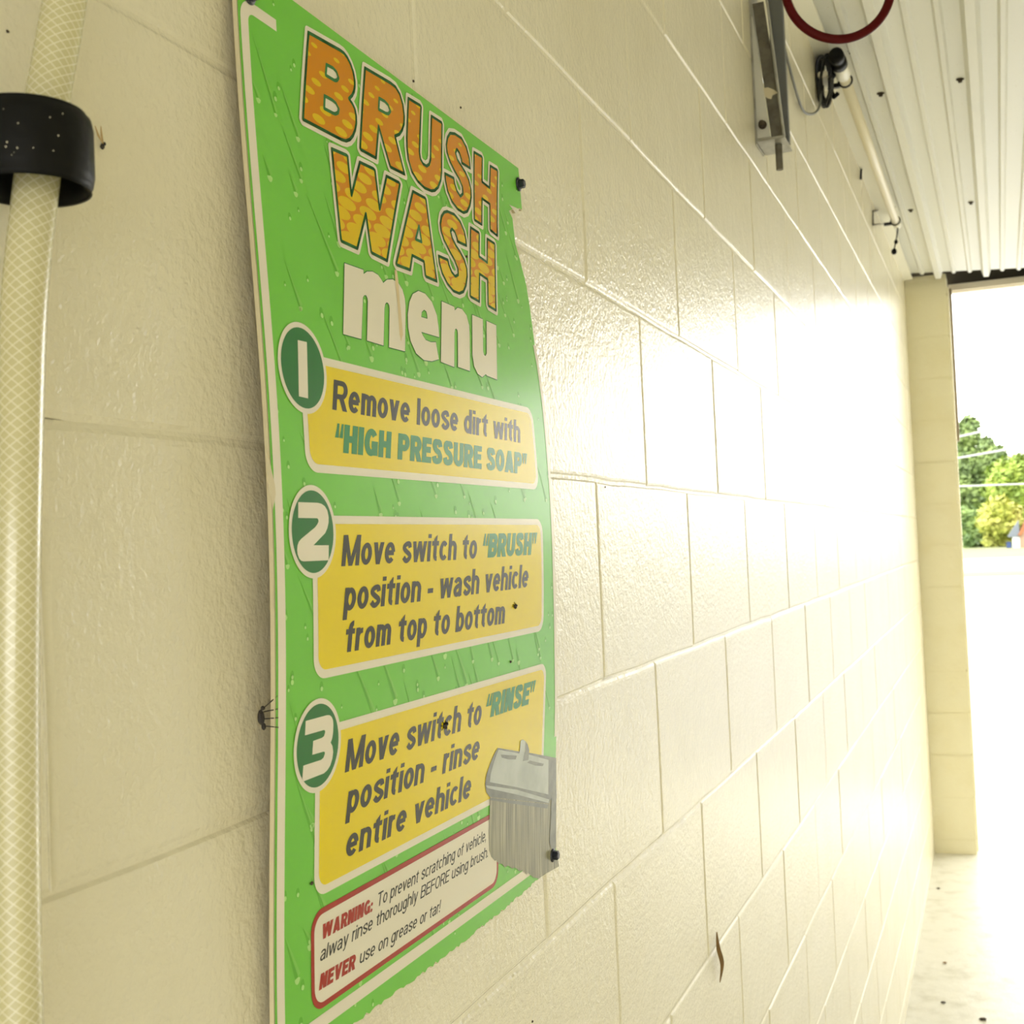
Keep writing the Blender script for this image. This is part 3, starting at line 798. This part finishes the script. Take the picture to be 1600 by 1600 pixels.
# ---- printed brush in the corner
K = (730, 1130, .16875)
P = Print()
P.poly(px(*K, [(205, 680), (202, 820), (193, 1000), (197, 1180), (215, 1235), (250, 1275), (262, 1268), (285, 1305), (310, 1300), (345, 1335), (370, 1318), (410, 1345), (440, 1338), (480, 1372), (505, 1360), (545, 1400), (560, 1385), (600, 1425), (655, 1440), (690, 1415), (735, 1385), (845, 1325), (838, 1275), (812, 1215), (816, 700)]))
br = P.build('brush_picture', bristle_m, 6, sign)
P = Print(); P.poly(px(*K, [(275, 228), (470, 262), (560, 272), (817, 322), (820, 700), (760, 712), (745, 742), (200, 682), (168, 640), (158, 560), (170, 480), (200, 385), (240, 290)])); P.build('brush_back', brush_shade_m, 7, br)
P = Print()
P.poly(px(*K, [(282, 245), (465, 280), (560, 290), (745, 340), (742, 660), (440, 590), (200, 545), (208, 470), (232, 380), (262, 290)]))
P.poly(px(*K, [(165, 575), (450, 615), (750, 705), (745, 738), (450, 660), (175, 600)]))
P.poly(px(*K, [(485, 165), (505, 150), (530, 165), (528, 250), (505, 350), (462, 380), (465, 320), (478, 250)]))
P.build('brush_face', brush_head_m, 8, br)
P = Print()
P.poly(px(*K, [(530, 165), (552, 200), (565, 255), (556, 340), (505, 352), (528, 250)]))
P.poly(px(*K, [(300, 290), (450, 300), (440, 335), (370, 335), (310, 318)])); P.poly(px(*K, [(570, 345), (700, 375), (690, 398), (620, 392), (545, 365)]))
P.poly(px(*K, [(770, 700), (816, 690), (814, 1150), (780, 1190), (752, 1100), (765, 900)])); P.poly(px(*K, [(200, 690), (740, 752), (735, 790), (560, 765), (380, 740), (205, 712)]))
P.build('brush_shadow', brush_shade_m, 9, br)

# ---- screws through the sign
def screw(y, z, label, r=.0042):
    b = bow(y, z)
    t = thing('hex_screw', label, 'screw', (b, y, z), 'black hex head screws')
    bm = bmesh.new()
    tube(bm, [(-.004, y, z), (b+.0004, y, z)], .0019, 10); obj('shank', bm, screw_black, t)
    bm = bmesh.new(); tube(bm, [(b+.0004, y, z), (b+.0009, y, z), (b+.0022, y, z)], [r*1.45, r*1.5, r*1.1], 20); obj('washer', bm, screw_black, t)
    bm = bmesh.new(); tube(bm, [(b+.0020, y, z), (b+.0058, y, z), (b+.0066, y, z)], [r, r, r*.75], 6); 
    for f in bm.faces: f.smooth = False
    obj('hex_head', bm, screw_black, t)
    return t
q = sg(809.5, 288); screw(*q, 'black hex screw through the upper torn corner of the sign beside the title', .0043)
q = sg(862.5, 1336); screw(*q, 'black hex screw beside the bristles of the printed brush', .0043)
q = sg(388, -9); screw(*q, 'black hex screw above the white border corner at the top of the sign', .0043)

# ------------------------------------------------------------------ braided hose and its collar
hx = .034
pts = [onX(118, -160, hx), onX(101, 0, hx), onX(76, 145, hx), onX(58, 280, hx), onX(38, 469, hx), onX(30, 700, hx), onX(24, 1050, hx), onX(25, 1400, hx), onX(29, 1600, hx), onX(33, 1850, hx)]
bm = bmesh.new(); tube(bm, smooth_path(pts, 14), .0094, 40, uv=True)
tag(obj('braided_hose', bm, hose_mat), 'clear braided hose hanging down the wall through a black collar', 'hose')
cn = onX(46, 238, hx)
cl = thing('hose_collar', 'black rubber collar ring around the braided hose', 'collar', cn)
bm = bmesh.new()
Ro, Ri, H = .0262, .0222, .0335
profc = [(Ri, -H/2+.004), (Ri+.0012, -H/2+.001), (Ri+.0026, -H/2), (Ro-.003, -H/2+.0006), (Ro-.0008, -H/2+.0028), (Ro, -H/2+.007), (Ro, H/2-.007), (Ro-.0008, H/2-.0026), (Ro-.003, H/2-.0004), (Ri+.0012, H/2), (Ri, H/2-.003)]
n = 56; rings = []
for k in range(n):
    a = 2*PI*k/n
    rings.append([bm.verts.new((cn.x+r*math.cos(a), cn.y+r*math.sin(a), cn.z+h)) for r, h in profc])
for k in range(n):
    a, b = rings[k], rings[(k+1) % n]
    for i in range(len(profc)):
        j = (i+1) % len(profc); f = bm.faces.new((a[i], b[i], b[j], a[j])); f.smooth = True
bmesh.ops.recalc_face_normals(bm, faces=bm.faces[:])
obj('ring', bm, black_rubber, cl)
bm = bmesh.new(); tube(bm, [(-.001, cn.y-.004, cn.z), (.0105, cn.y-.004, cn.z)], .006, 12); obj('wall_stud', bm, screw_black, cl)
bm = bmesh.new(); rs = random.Random(4)
for i in range(26):
    a = rs.uniform(-1.9, -.1); zz_ = rs.uniform(-H/2+.006, H/2-.006)
    ico(bm, (cn.x+Ro*math.cos(a), cn.y+Ro*math.sin(a), cn.z+zz_), rs.choice((.00018, .00022, .0003, .0004)), 1)
o = obj('dust_specks', bm, mat('pale_dust', (.62, .58, .45), .8), cl); o['kind'] = 'stuff'

# ------------------------------------------------------------------ steel bracket high on the wall
br = thing('steel_bracket', 'galvanised steel bracket with a threaded stud, bolted high on the block wall', 'bracket', (0, 2.40, 2.61))
ZT = 3.135
bm = bmesh.new(); box(bm, (.0006, 2.365, 2.60), (.0036, 2.445, ZT)); obj('wall_flange', bm, galv, br)
def cx(px_, py_, y): p = onY(px_, py_, y); return p.x, p.z
def lerp(a, b, t): return a+(b-a)*t
# leaning channel: web towards the camera, light lips on both sides
def lean(z, x0, x1): t = (z-2.612)/(2.90-2.612); return lerp(x0, x1, t)
zb_, zt_ = 2.613, 2.886
bm = bmesh.new()
xa0, xa1, xb0, xb1 = .0290, .0530, .0045, .0265
hexa(bm, [(xa0, 2.381, zb_), (xa1, 2.381, zb_), (xa1, 2.384, zb_), (xa0, 2.384, zb_), (xb0, 2.381, zt_), (xb1, 2.381, zt_), (xb1, 2.384, zt_), (xb0, 2.384, zt_)])
obj('channel_web', bm, dark_steel, br)
bm = bmesh.new()
hexa(bm, [(xa1, 2.366, zb_), (xa1+.003, 2.366, zb_), (xa1+.003, 2.384, zb_), (xa1, 2.384, zb_), (xb1+.006, 2.366, zt_), (xb1+.009, 2.366, zt_), (xb1+.009, 2.384, zt_), (xb1+.006, 2.384, zt_)])
obj('channel_lip', bm, galv, br)
bm = bmesh.new()
hexa(bm, [(.0036, 2.370, zb_), (xa0, 2.370, zb_), (xa0, 2.374, zb_), (.0036, 2.374, zb_), (.0036, 2.370, zt_-.03), (.0055, 2.370, zt_-.03), (.0055, 2.374, zt_-.03), (.0036, 2.374, zt_-.03)])
obj('gusset', bm, mat('gusset_steel', (.60, .59, .52), .45, metal=.3), br)
bm = bmesh.new(); x0_, x1_ = cx(1201, 20, 2.43)[0], cx(1223.5, 20, 2.43)[0]
x2_, x3_ = cx(1214, 200, 2.43)[0], cx(1226.5, 200, 2.43)[0]
box(bm, (x0_, 2.425, 2.613), (x1_, 2.445, ZT), .0015); obj('upright_bar', bm, grey_steel, br)
bm = bmesh.new(); box(bm, (.0036, 2.36, 2.604), (.057, 2.455, 2.609), .0008); obj('foot_plate', bm, galv, br)
bm = bmesh.new()
rp = onZ(1216.5, 226, 2.604); rods = []; z = 2.604
k = 0
while z > 2.553: rods.append((z, .0072 if k % 2 else .0066)); z -= .0011; k += 1
tube(bm, [(rp.x, rp.y, z) for z, r in rods], [r for z, r in rods], 16); obj('threaded_stud', bm, dark_steel, br)
bm = bmesh.new(); bp = onY(1191.5, 195, 2.368)
tube(bm, [(bp.x, 2.355, bp.z), (bp.x, 2.366, bp.z)], .0062, 6); tube(bm, [(bp.x, 2.366, bp.z), (bp.x, 2.371, bp.z)], .0082, 16); tube(bm, [(bp.x, 2.350, bp.z), (bp.x, 2.355, bp.z)], .0040, 10)
for f in bm.faces: f.smooth = False
obj('bolt', bm, speck_mat, br)
# flaked cream paint on the web
bm = bmesh.new(); fl = [onY(*p, 2.3806) for p in ((1192, 138), (1200, 136.5), (1209, 140), (1215.5, 145), (1207, 149), (1205, 155), (1199, 153.5), (1195, 150))]
bm.faces.new([bm.verts.new(p) for p in fl]); obj('paint_flake', bm, mat('cream_flake', (.66, .58, .38), .6), br)

# ------------------------------------------------------------------ red hose loop in front of the ceiling
rc = CAM+ray(1309.5, -21.5)*2.0
fx, fy = ROT @ Vector((1, 0, 0)), ROT @ Vector((0, 1, 0))
Rr = 83*2.0/F
loop = [rc+(fx*math.cos(a)+fy*math.sin(a))*Rr for a in [2*PI*k/72 for k in range(72)]]
rl = thing('red_hose_loop', 'dark red hose loop hanging below the ribbed ceiling', 'hose loop', rc)
bm = bmesh.new(); tube(bm, loop, .0074, 20, closed=True); obj('loop', bm, red_rubber, rl)
bm = bmesh.new(); tp = rc+fy*Rr
tube(bm, smooth_path([tp+Vector((0, 0, -.001)), tp+Vector((.0, .004, .08)), Vector((tp.x+.01, tp.y+.01, 3.165))], 8), .0045, 12); obj('hanger', bm, dark_steel, rl)

# ------------------------------------------------------------------ tube under the ceiling with cap and cord coil
tb = thing('sensor_tube', 'long cream tube fixed under the ceiling edge with a black end cap', 'tube', (.07, 3.4, 3.1))
pa, pb = Vector((.066, 3.42, 3.102)), Vector((.071, 5.17, 3.100))
dirn = (pb-pa).normalized()
bm = bmesh.new(); tube(bm, [pa+dirn*.0, pb], .0155, 24); obj('tube_body', bm, pvc, tb)
bm = bmesh.new(); tube(bm, [pa-dirn*.07, pa-dirn*.068, pa+dirn*.012, pa+dirn*.014], [.019, .0205, .0205, .018], 24); obj('sleeve', bm, trim_white, tb)
bm = bmesh.new(); c0 = pa-dirn*.07; tube(bm, [c0-dirn*.075, c0-dirn*.073, c0-dirn*.05, c0-dirn*.048, c0-dirn*.03, c0-dirn*.028, c0+dirn*.004], [.013, .0195, .0205, .0185, .0185, .0215, .0215], 24); obj('end_cap', bm, black_rubber, tb)
bm = bmesh.new(); tube(bm, [pb-dirn*.002, pb+dirn*.05, pb+dirn*.055], [.0165, .0165, .012], 24); obj('end_sleeve', bm, trim_white, tb)
for pp in (pa+dirn*.060, pb-dirn*.03):
    bm = bmesh.new(); tube(bm, [pp+Vector((.0185*math.cos(a), 0, .0185*math.sin(a))) for a in [2*PI*k/20 for k in range(20)]], .0028, 8, closed=True)
    box(bm, (pp.x-.045, pp.y-.006, pp.z-.016), (pp.x-.016, pp.y+.006, pp.z-.004))
    box(bm, (pp.x-.003, pp.y-.005, pp.z+.017), (pp.x+.003, pp.y+.005, 3.158))
    obj('pipe_clip', bm, black_cable, tb)

co_ = thing('cord_coil', 'bundled black cord coil hanging on the wall below the tube cap', 'cord', (.03, 3.42, 3.08))
bm = bmesh.new(); rc_ = random.Random(9)
def yz(px_, py_, y): return onY(px_, py_, y)
cpx = []
for i in range(10):
    cxp, cyp = 1290+rc_.uniform(-3, 3), 126+rc_.uniform(-5, 5); a_, b_ = rc_.uniform(7, 13), rc_.uniform(32, 41); tl = rc_.uniform(-.08, .14)
    ring = []
    for k in range(36):
        t = 2*PI*k/36; ex, ey = a_*math.cos(t)*(1+.1*math.sin(3*t+i)), b_*math.sin(t)
        yy = 3.34+.010*i+.006*math.sin(2*t+i)
        p = onY(cxp+ex+tl*ey, cyp+ey, yy); p.x = max(p.x, .0042); ring.append(p)
    tube(bm, ring, .0040, 10, closed=True)
obj('coil', bm, black_cable, co_)
bm = bmesh.new()
p = onY(1289, 126, 3.40); box(bm, (max(p.x-.012, .001), 3.345, p.z-.008), (p.x+.014, 3.46, p.z+.008), .003); obj('tie', bm, pvc, co_)
bm = bmesh.new(); p = onY(1300, 118, 3.38); ico(bm, p, .011, 2); tube(bm, [onY(1296, 138, 3.40), onY(1304, 152, 3.39), onY(1309, 146, 3.38)], .006, 10); obj('plug', bm, black_rubber, co_)
bm = bmesh.new()
pth = [onX(1226, 76, .006), onX(1236, 115, .007), onX(1246, 150, .007), onX(1254, 171, .008), onX(1263, 178, .012), onX(1274, 176, .016), onX(1281, 164, .018)]+[onY(1283, 140, 3.36)]
for v in pth: v.x = max(v.x, .0045)
tube(bm, smooth_path(pth, 8), .0032, 10); obj('lead', bm, grey_steel, co_)

sw = thing('dangling_sensor', 'small dark wire with two beads dangling from the far end of the tube', 'wire', pb)
bm = bmesh.new(); ws = [pb+Vector((.004, .03, -.016)), onY(1401.5, 368, 5.2), onY(1399, 380, 5.2), onY(1396.5, 394, 5.2)]
tube(bm, smooth_path(ws, 6), .0028, 8); obj('wire', bm, black_cable, sw)
for p_, r_ in ((onY(1400, 378, 5.2), .0085), (onY(1397, 393, 5.2), .0115)):
    bm = bmesh.new(); ico(bm, p_, r_, 2, sc=(1, 1, 1.15)); obj('bead', bm, black_rubber, sw)
bm = bmesh.new()
tube(bm, [onX(1345, 280, .004), onX(1345.5, 266, .006), onX(1349, 256, .008), onX(1353, 251, .03)], .004, 8)
tag(obj('wire_stub', bm, black_cable), 'short dark wire end sticking out at the corner trim beside the tube', 'wire')
bm = bmesh.new()
tube(bm, [onX(1364, 330, .004), onX(1364, 351, .004), onX(1380, 350, .01)], .003, 8)
tube(bm, [onX(1364, 330, .004), onX(1372, 328.5, .008), onX(1383, 328, .02)], .0025, 8)
tag(obj('conduit_wire', bm, dark_steel), 'thin dark wire bent in a square on the wall beside the tube end', 'wire')

# ceiling screws
scr = [(1376, 146, 'dark ceiling screw near the tube, closest to the cord coil'), (1500, 124, 'dark ceiling screw in the middle of the ceiling, nearest the red loop'),
       (1423, 328, 'dark ceiling screw close to the far end of the cream tube'), (1517, 316, 'dark ceiling screw on the open side, above the header'),
       (1328.5, 79, 'small dark ceiling screw just below the red hose loop')]
for i, (a, b, lab) in enumerate(scr):
    p = onZ(a, b, 3.15)
    for _ in range(4): p = onZ(a, b, ceil_z(p.x)-.001)
    bm = bmesh.new(); r_ = .008 if i < 4 else .005
    tube(bm, [(p.x, p.y, p.z+.003), (p.x, p.y, p.z-.001), (p.x, p.y, p.z-.003)], [r_*1.4, r_*1.4, r_], 14); tube(bm, [(p.x, p.y, p.z-.003), (p.x, p.y, p.z-.009)], r_*.75, 6)
    tag(obj('ceiling_screw', bm, speck_mat), lab, 'screw', 'ceiling screws')

# ------------------------------------------------------------------ insects and leaf
def leg(bm, a, b, r=.0003): tube(bm, [a, b], r, 6)
# wasp-like insect on the near edge of the sign
c = Vector((.004, YL-.0045, sg(428, 1120)[1])); c.x = .0125
t = thing('insect', 'dark insect clinging to the near edge of the sign beside step three', 'insect', c)
bm = bmesh.new(); ico(bm, c, .0021, 2, .2, (1, 1, 2.1)); ico(bm, c+Vector((.001, .0008, -.0052)), .0014, 2, .1, (1, 1, 1.6)); ico(bm, c+Vector((.001, .0006, .0052)), .0013, 2); obj('body', bm, insect_mat, t)
bm = bmesh.new()
for dz, ez in ((.005, .0115), (.003, .004), (-.001, -.001), (-.005, -.0065)):
    leg(bm, c+Vector((.001, .001, dz)), c+Vector((bow(YL, c.z)-c.x+.0008, .0062, ez)), .00032)
obj('legs', bm, insect_mat, t)
# fly with pale wings on the wall beside the collar
c = onX(160, 229, .0022)
t = thing('insect', 'small black fly with straw coloured wings on the wall beside the black collar', 'insect', c)
bm = bmesh.new(); ico(bm, c, .0011, 2, .1, (1, 1.1, 1.4)); ico(bm, c+Vector((.0002, .0011, .0016)), .0010, 2); obj('body', bm, insect_mat, t)
for d in (Vector((.0008, -.0058, .0085)), Vector((.0012, -.0020, .0095))):
    bm = bmesh.new(); tube(bm, [c+Vector((.0004, .0004, .001)), c+d*.55, c+d], [.0002, .0006, .0002], 6); obj('wing', bm, wing_mat, t)
def blob(pxy, lab, r, on_sign=True):
    if on_sign: y, z = sg(*pxy); c = Vector((bow(y, z)+.0014, y, z))
    else: c = onX(*pxy, .0012)
    t = thing('insect', lab, 'insect', c)
    bm = bmesh.new(); ico(bm, c, r, 2, .3, (.8, 1, 1.2)); ico(bm, c+Vector((0, r*1.2, r*.5)), r*.7, 2, .2); obj('body', bm, insect_mat, t)
    bm = bmesh.new(); rr = random.Random(int(pxy[0]))
    for k in range(5):
        a = rr.uniform(0, 2*PI); leg(bm, c, c+Vector((-.0008, math.cos(a)*r*2.6, math.sin(a)*r*2.6)), .00025)
    obj('legs', bm, insect_mat, t)
blob((693, 1134), 'dark insect on the word switch in the lowest yellow panel', .0021)
blob((803, 948), 'tiny dark insect right of the word bottom in the middle yellow panel', .0016)
# specks stuck to wall and sign
for pxy, lab, s_ in (((720, 168), 'small dark speck on the wall above the sign title', 0), ((645, 127), 'dark speck on the green print above the letter R', 1), ((797, 1034), 'dark speck on the green print above the word rinse', 1), ((728, 401), 'dark speck between the letters S and H of wash', 1),
                     ((486, 1380), 'dark speck on the green print left of the lowest yellow panel', 1), ((12, 49), 'dark speck on the wall left of the hose', 0), ((946, 761), 'dark speck on the wall right of the sign below a joint', 0), ((832, 1596), 'dark speck on the wall under the torn lower edge of the sign', 0)):
    if s_: y, z = sg(*pxy); c = Vector((bow(y, z)+.0006, y, z))
    else: c = onX(*pxy, .0006)
    bm = bmesh.new(); ico(bm, c, .0013 if c.y > .6 else .0008, 1, .4, (.6, 1.2, .9)); tag(obj('dirt_speck', bm, speck_mat), lab, 'speck', 'dark specks')
# dried leaf on the wall
bm = bmesh.new()
la, lb = onX(1119.5, 1456, .002), onX(1124.5, 1535, .003)
spn = smooth_path([la, onX(1121, 1480, .006), onX(1127, 1505, .008), lb], 6)
prevv = None
for i, p in enumerate(spn):
    t_ = i/(len(spn)-1); w_ = .007*math.sin(PI*t_)**.8+.0006
    r3 = [bm.verts.new(p+Vector((0.0, -w_, 0))), bm.verts.new(p+Vector((.004*math.sin(PI*t_)+.0005, 0, 0))), bm.verts.new(p+Vector((.001, w_, 0)))]
    if prevv:
        for k in (0, 1): bm.faces.new((prevv[k], prevv[k+1], r3[k+1], r3[k]))
    prevv = r3
bmesh.ops.solidify(bm, geom=bm.faces[:], thickness=.0004)
tag(obj('dried_leaf', bm, leaf_dry), 'narrow brown dried leaf stuck upright to the lower wall', 'leaf')
# leaf scraps on the floor
for i, (a, b, lab) in enumerate(((1536, 1592, 'dark leaf scrap on the floor at the frame bottom'), (1474, 1566, 'small dark crumb on the floor near the wall foot'), (1476, 1504, 'orange brown crumb in the middle of the bright floor'), (1466, 1388, 'small brown crumb on the floor in front of the block return'))):
    p = onZ(a, b, .12)
    for _ in range(5): p = onZ(a, b, floor_z(p.y)+.004)
    bm = bmesh.new(); ico(bm, p, .007 if i else .010, 1, .5, (1.5, 1, .5)); tag(obj('leaf_scrap', bm, leaf_dry if i == 2 else speck_mat), lab, 'debris', 'scraps on the floor')

# ------------------------------------------------------------------ beyond the opening: trees, shed, cables
def foliage(name, lab, clumps, m, trunk, nleaf, size, seed):
    """clumps: (px, py, radius px, Y) of a crown; built at real distance"""
    t = thing(name, lab, 'tree', (trunk[0], trunk[1], .158), 'trees beyond the road')
    rr = random.Random(seed); bm = bmesh.new()
    for (a, b, r, y) in clumps:
        c = onY(a, b, y); R = r*y/F*1.04
        ico(bm, c, R*.72, 2, .35, (1, .8, .9))
        for i in range(int(nleaf*(r/25)**2)):
            d = Vector((rr.gauss(0, 1), rr.gauss(0, 1), rr.gauss(0, 1))).normalized()
            k = R*(.70+.34*rr.random())*(1+.22*noise.noise(d*2.1+c))
            p = c+Vector((d.x*k, d.y*k*.8, d.z*k*.92))
            if p.z < .2: continue
            u = Vector((rr.gauss(0, 1), rr.gauss(0, 1), rr.gauss(0, .6))).normalized(); v = u.cross(d+Vector((.01, 0, .3))).normalized(); s = size*rr.uniform(.6, 1.3)
            bm.faces.new([bm.verts.new(p+q) for q in (-u*s, v*s*.5, u*s, -v*s*.5)])
    obj('foliage', bm, m, t)
    bm = bmesh.new(); x_, y_, top, rad = trunk
    tube(bm, [(x_, y_, .1), (x_, y_, top*.5), (x_+.2, y_, top)], [rad, rad*.8, rad*.4], 10); obj('trunk', bm, bark, t)
def tx(px_, y): return onY(px_, 858, y).x
foliage('tall_tree', 'tall deep green tree left of the view, beside the block return', [(1492, 700, 26, 135), (1505, 682, 22, 134), (1512, 725, 26, 134), (1535, 722, 24, 132), (1552, 712, 18, 132), (1525, 765, 36, 133), (1500, 770, 30, 133), (1555, 745, 26, 133), (1515, 664, 14, 134), (1540, 694, 12, 133), (1498, 812, 30, 134), (1530, 812, 30, 134)], leaf_deep, (tx(1515, 134), 134, 7, .5), 900, .34, 1)
foliage('broad_tree', 'broad bright green tree behind the yellow tree', [(1575, 740, 26, 126), (1598, 735, 26, 126), (1560, 760, 20, 125), (1620, 750, 34, 126), (1590, 778, 30, 126), (1615, 795, 34, 126), (1548, 768, 12, 124)], leaf_mid, (tx(1598, 126), 126, 6, .45), 900, .34, 2)
foliage('yellow_tree', 'small yellow green tree in the middle of the lawn edge', [(1560, 795, 20, 116), (1545, 805, 16, 116), (1575, 800, 18, 116), (1540, 818, 12, 115), (1558, 820, 22, 116), (1580, 818, 16, 116), (1555, 845, 16, 117), (1570, 848, 14, 117)], leaf_yellow, (tx(1560, 117), 117, 3, .2), 1000, .28, 3)
foliage('dark_shrub', 'dark green bush at the lawn edge below the tall tree', [(1510, 812, 22, 120), (1525, 835, 18, 120), (1500, 838, 22, 119), (1538, 846, 14, 120), (1512, 850, 16, 118)], leaf_shrub, (tx(1512, 120), 120, 2, .2), 1000, .28, 4)

hs = thing('shed', 'white shed with a pale metal roof and orange gable beyond the road', 'building', (tx(1600, 108), 108, .158))
Yh = 108
def W_(a, b, y=Yh): p = onY(a, b, y); return p.x, p.z
xl, zr = W_(1582, 837); xm, _ = W_(1593, 837); zg = W_(1600, 797)[1]; zp = W_(1600, 775)[1]
xw = xm+6
bm = bmesh.new(); box(bm, (xl, Yh, .1), (xm, Yh+6, zr)); obj('lean_to_wall', bm, house_white, hs)
bm = bmesh.new(); z2 = W_(1593, 815)[1]
hexa(bm, [(xl-.35, Yh-.2, zr-.1), (xm, Yh-.2, zr-.1), (xm, Yh-.2, z2+.12), (xl-.35, Yh-.2, zr-.04), (xl-.35, Yh+6, zr-.1), (xm, Yh+6, zr-.1), (xm, Yh+6, z2+.12), (xl-.35, Yh+6, zr-.04)]); obj('lean_to_roof', bm, house_roof, hs)
bm = bmesh.new(); hexa(bm, [(xm, Yh-.1, .1), (xw, Yh-.1, .1), (xw, Yh-.1, zr+.2), (xm, Yh-.1, zr+.2), (xm, Yh+7, .1), (xw, Yh+7, .1), (xw, Yh+7, zr+.2), (xm, Yh+7, zr+.2)])
v = [bm.verts.new(p) for p in ((xm, Yh-.1, zr+.2), (xw, Yh-.1, zr+.2), ((xm+xw)/2, Yh-.1, zp+2.2))]; bm.faces.new(v); obj('main_wall', bm, mat('siding_peach', (.30, .20, .13), .7), hs)
bm = bmesh.new(); ax, az = (xm+xw)/2, zp+2.2
hexa(bm, [(xm-.15, Yh-.3, zr), (xm+.15, Yh-.3, zr), (ax, Yh-.3, az-.2), (ax, Yh-.3, az+.2), (xm-.15, Yh+7, zr), (xm+.15, Yh+7, zr), (ax, Yh+7, az-.2), (ax, Yh+7, az+.2)])
hexa(bm, [(xw-.15, Yh-.3, zr), (xw+.15, Yh-.3, zr), (ax, Yh-.3, az+.2), (ax, Yh-.3, az-.2), (xw-.15, Yh+7, zr), (xw+.15, Yh+7, zr), (ax, Yh+7, az+.2), (ax, Yh+7, az-.2)]); obj('gable_roof', bm, house_orange, hs)
bm = bmesh.new(); p = onY(1577, 858, 107); box(bm, (p.x-.2, 106.8, .155), (p.x+.18, 107.2, .62), .03); box(bm, (p.x-.22, 106.77, .62), (p.x+.2, 107.23, .68), .02)
tag(obj('blue_bin', bm, blue_paint), 'small blue bin standing beside the white shed', 'bin')

for i, (a, b, lab) in enumerate((((1493, 683.5), (1528, 675.5), 'uppermost of the three overhead cables, crossing the tree top'), ((1495, 716), (1563, 704), 'middle of the three overhead cables, sloping across the tall tree'), ((1495, 760), (1600, 756), 'lowest, nearly level overhead cable in front of the trees'))):
    y = 60
    p, q = onY(*a, y), onY(*b, y); d = q-p
    bm = bmesh.new(); far = p+d*(9 if i < 2 else 5); near = p-d*2
    mid = [near.lerp(far, k/20) for k in range(21)]
    tube(bm, mid, .045 if i < 2 else .035, 6)
    tag(obj('overhead_cable', bm, cable_grey), lab, 'cable', 'overhead cables')
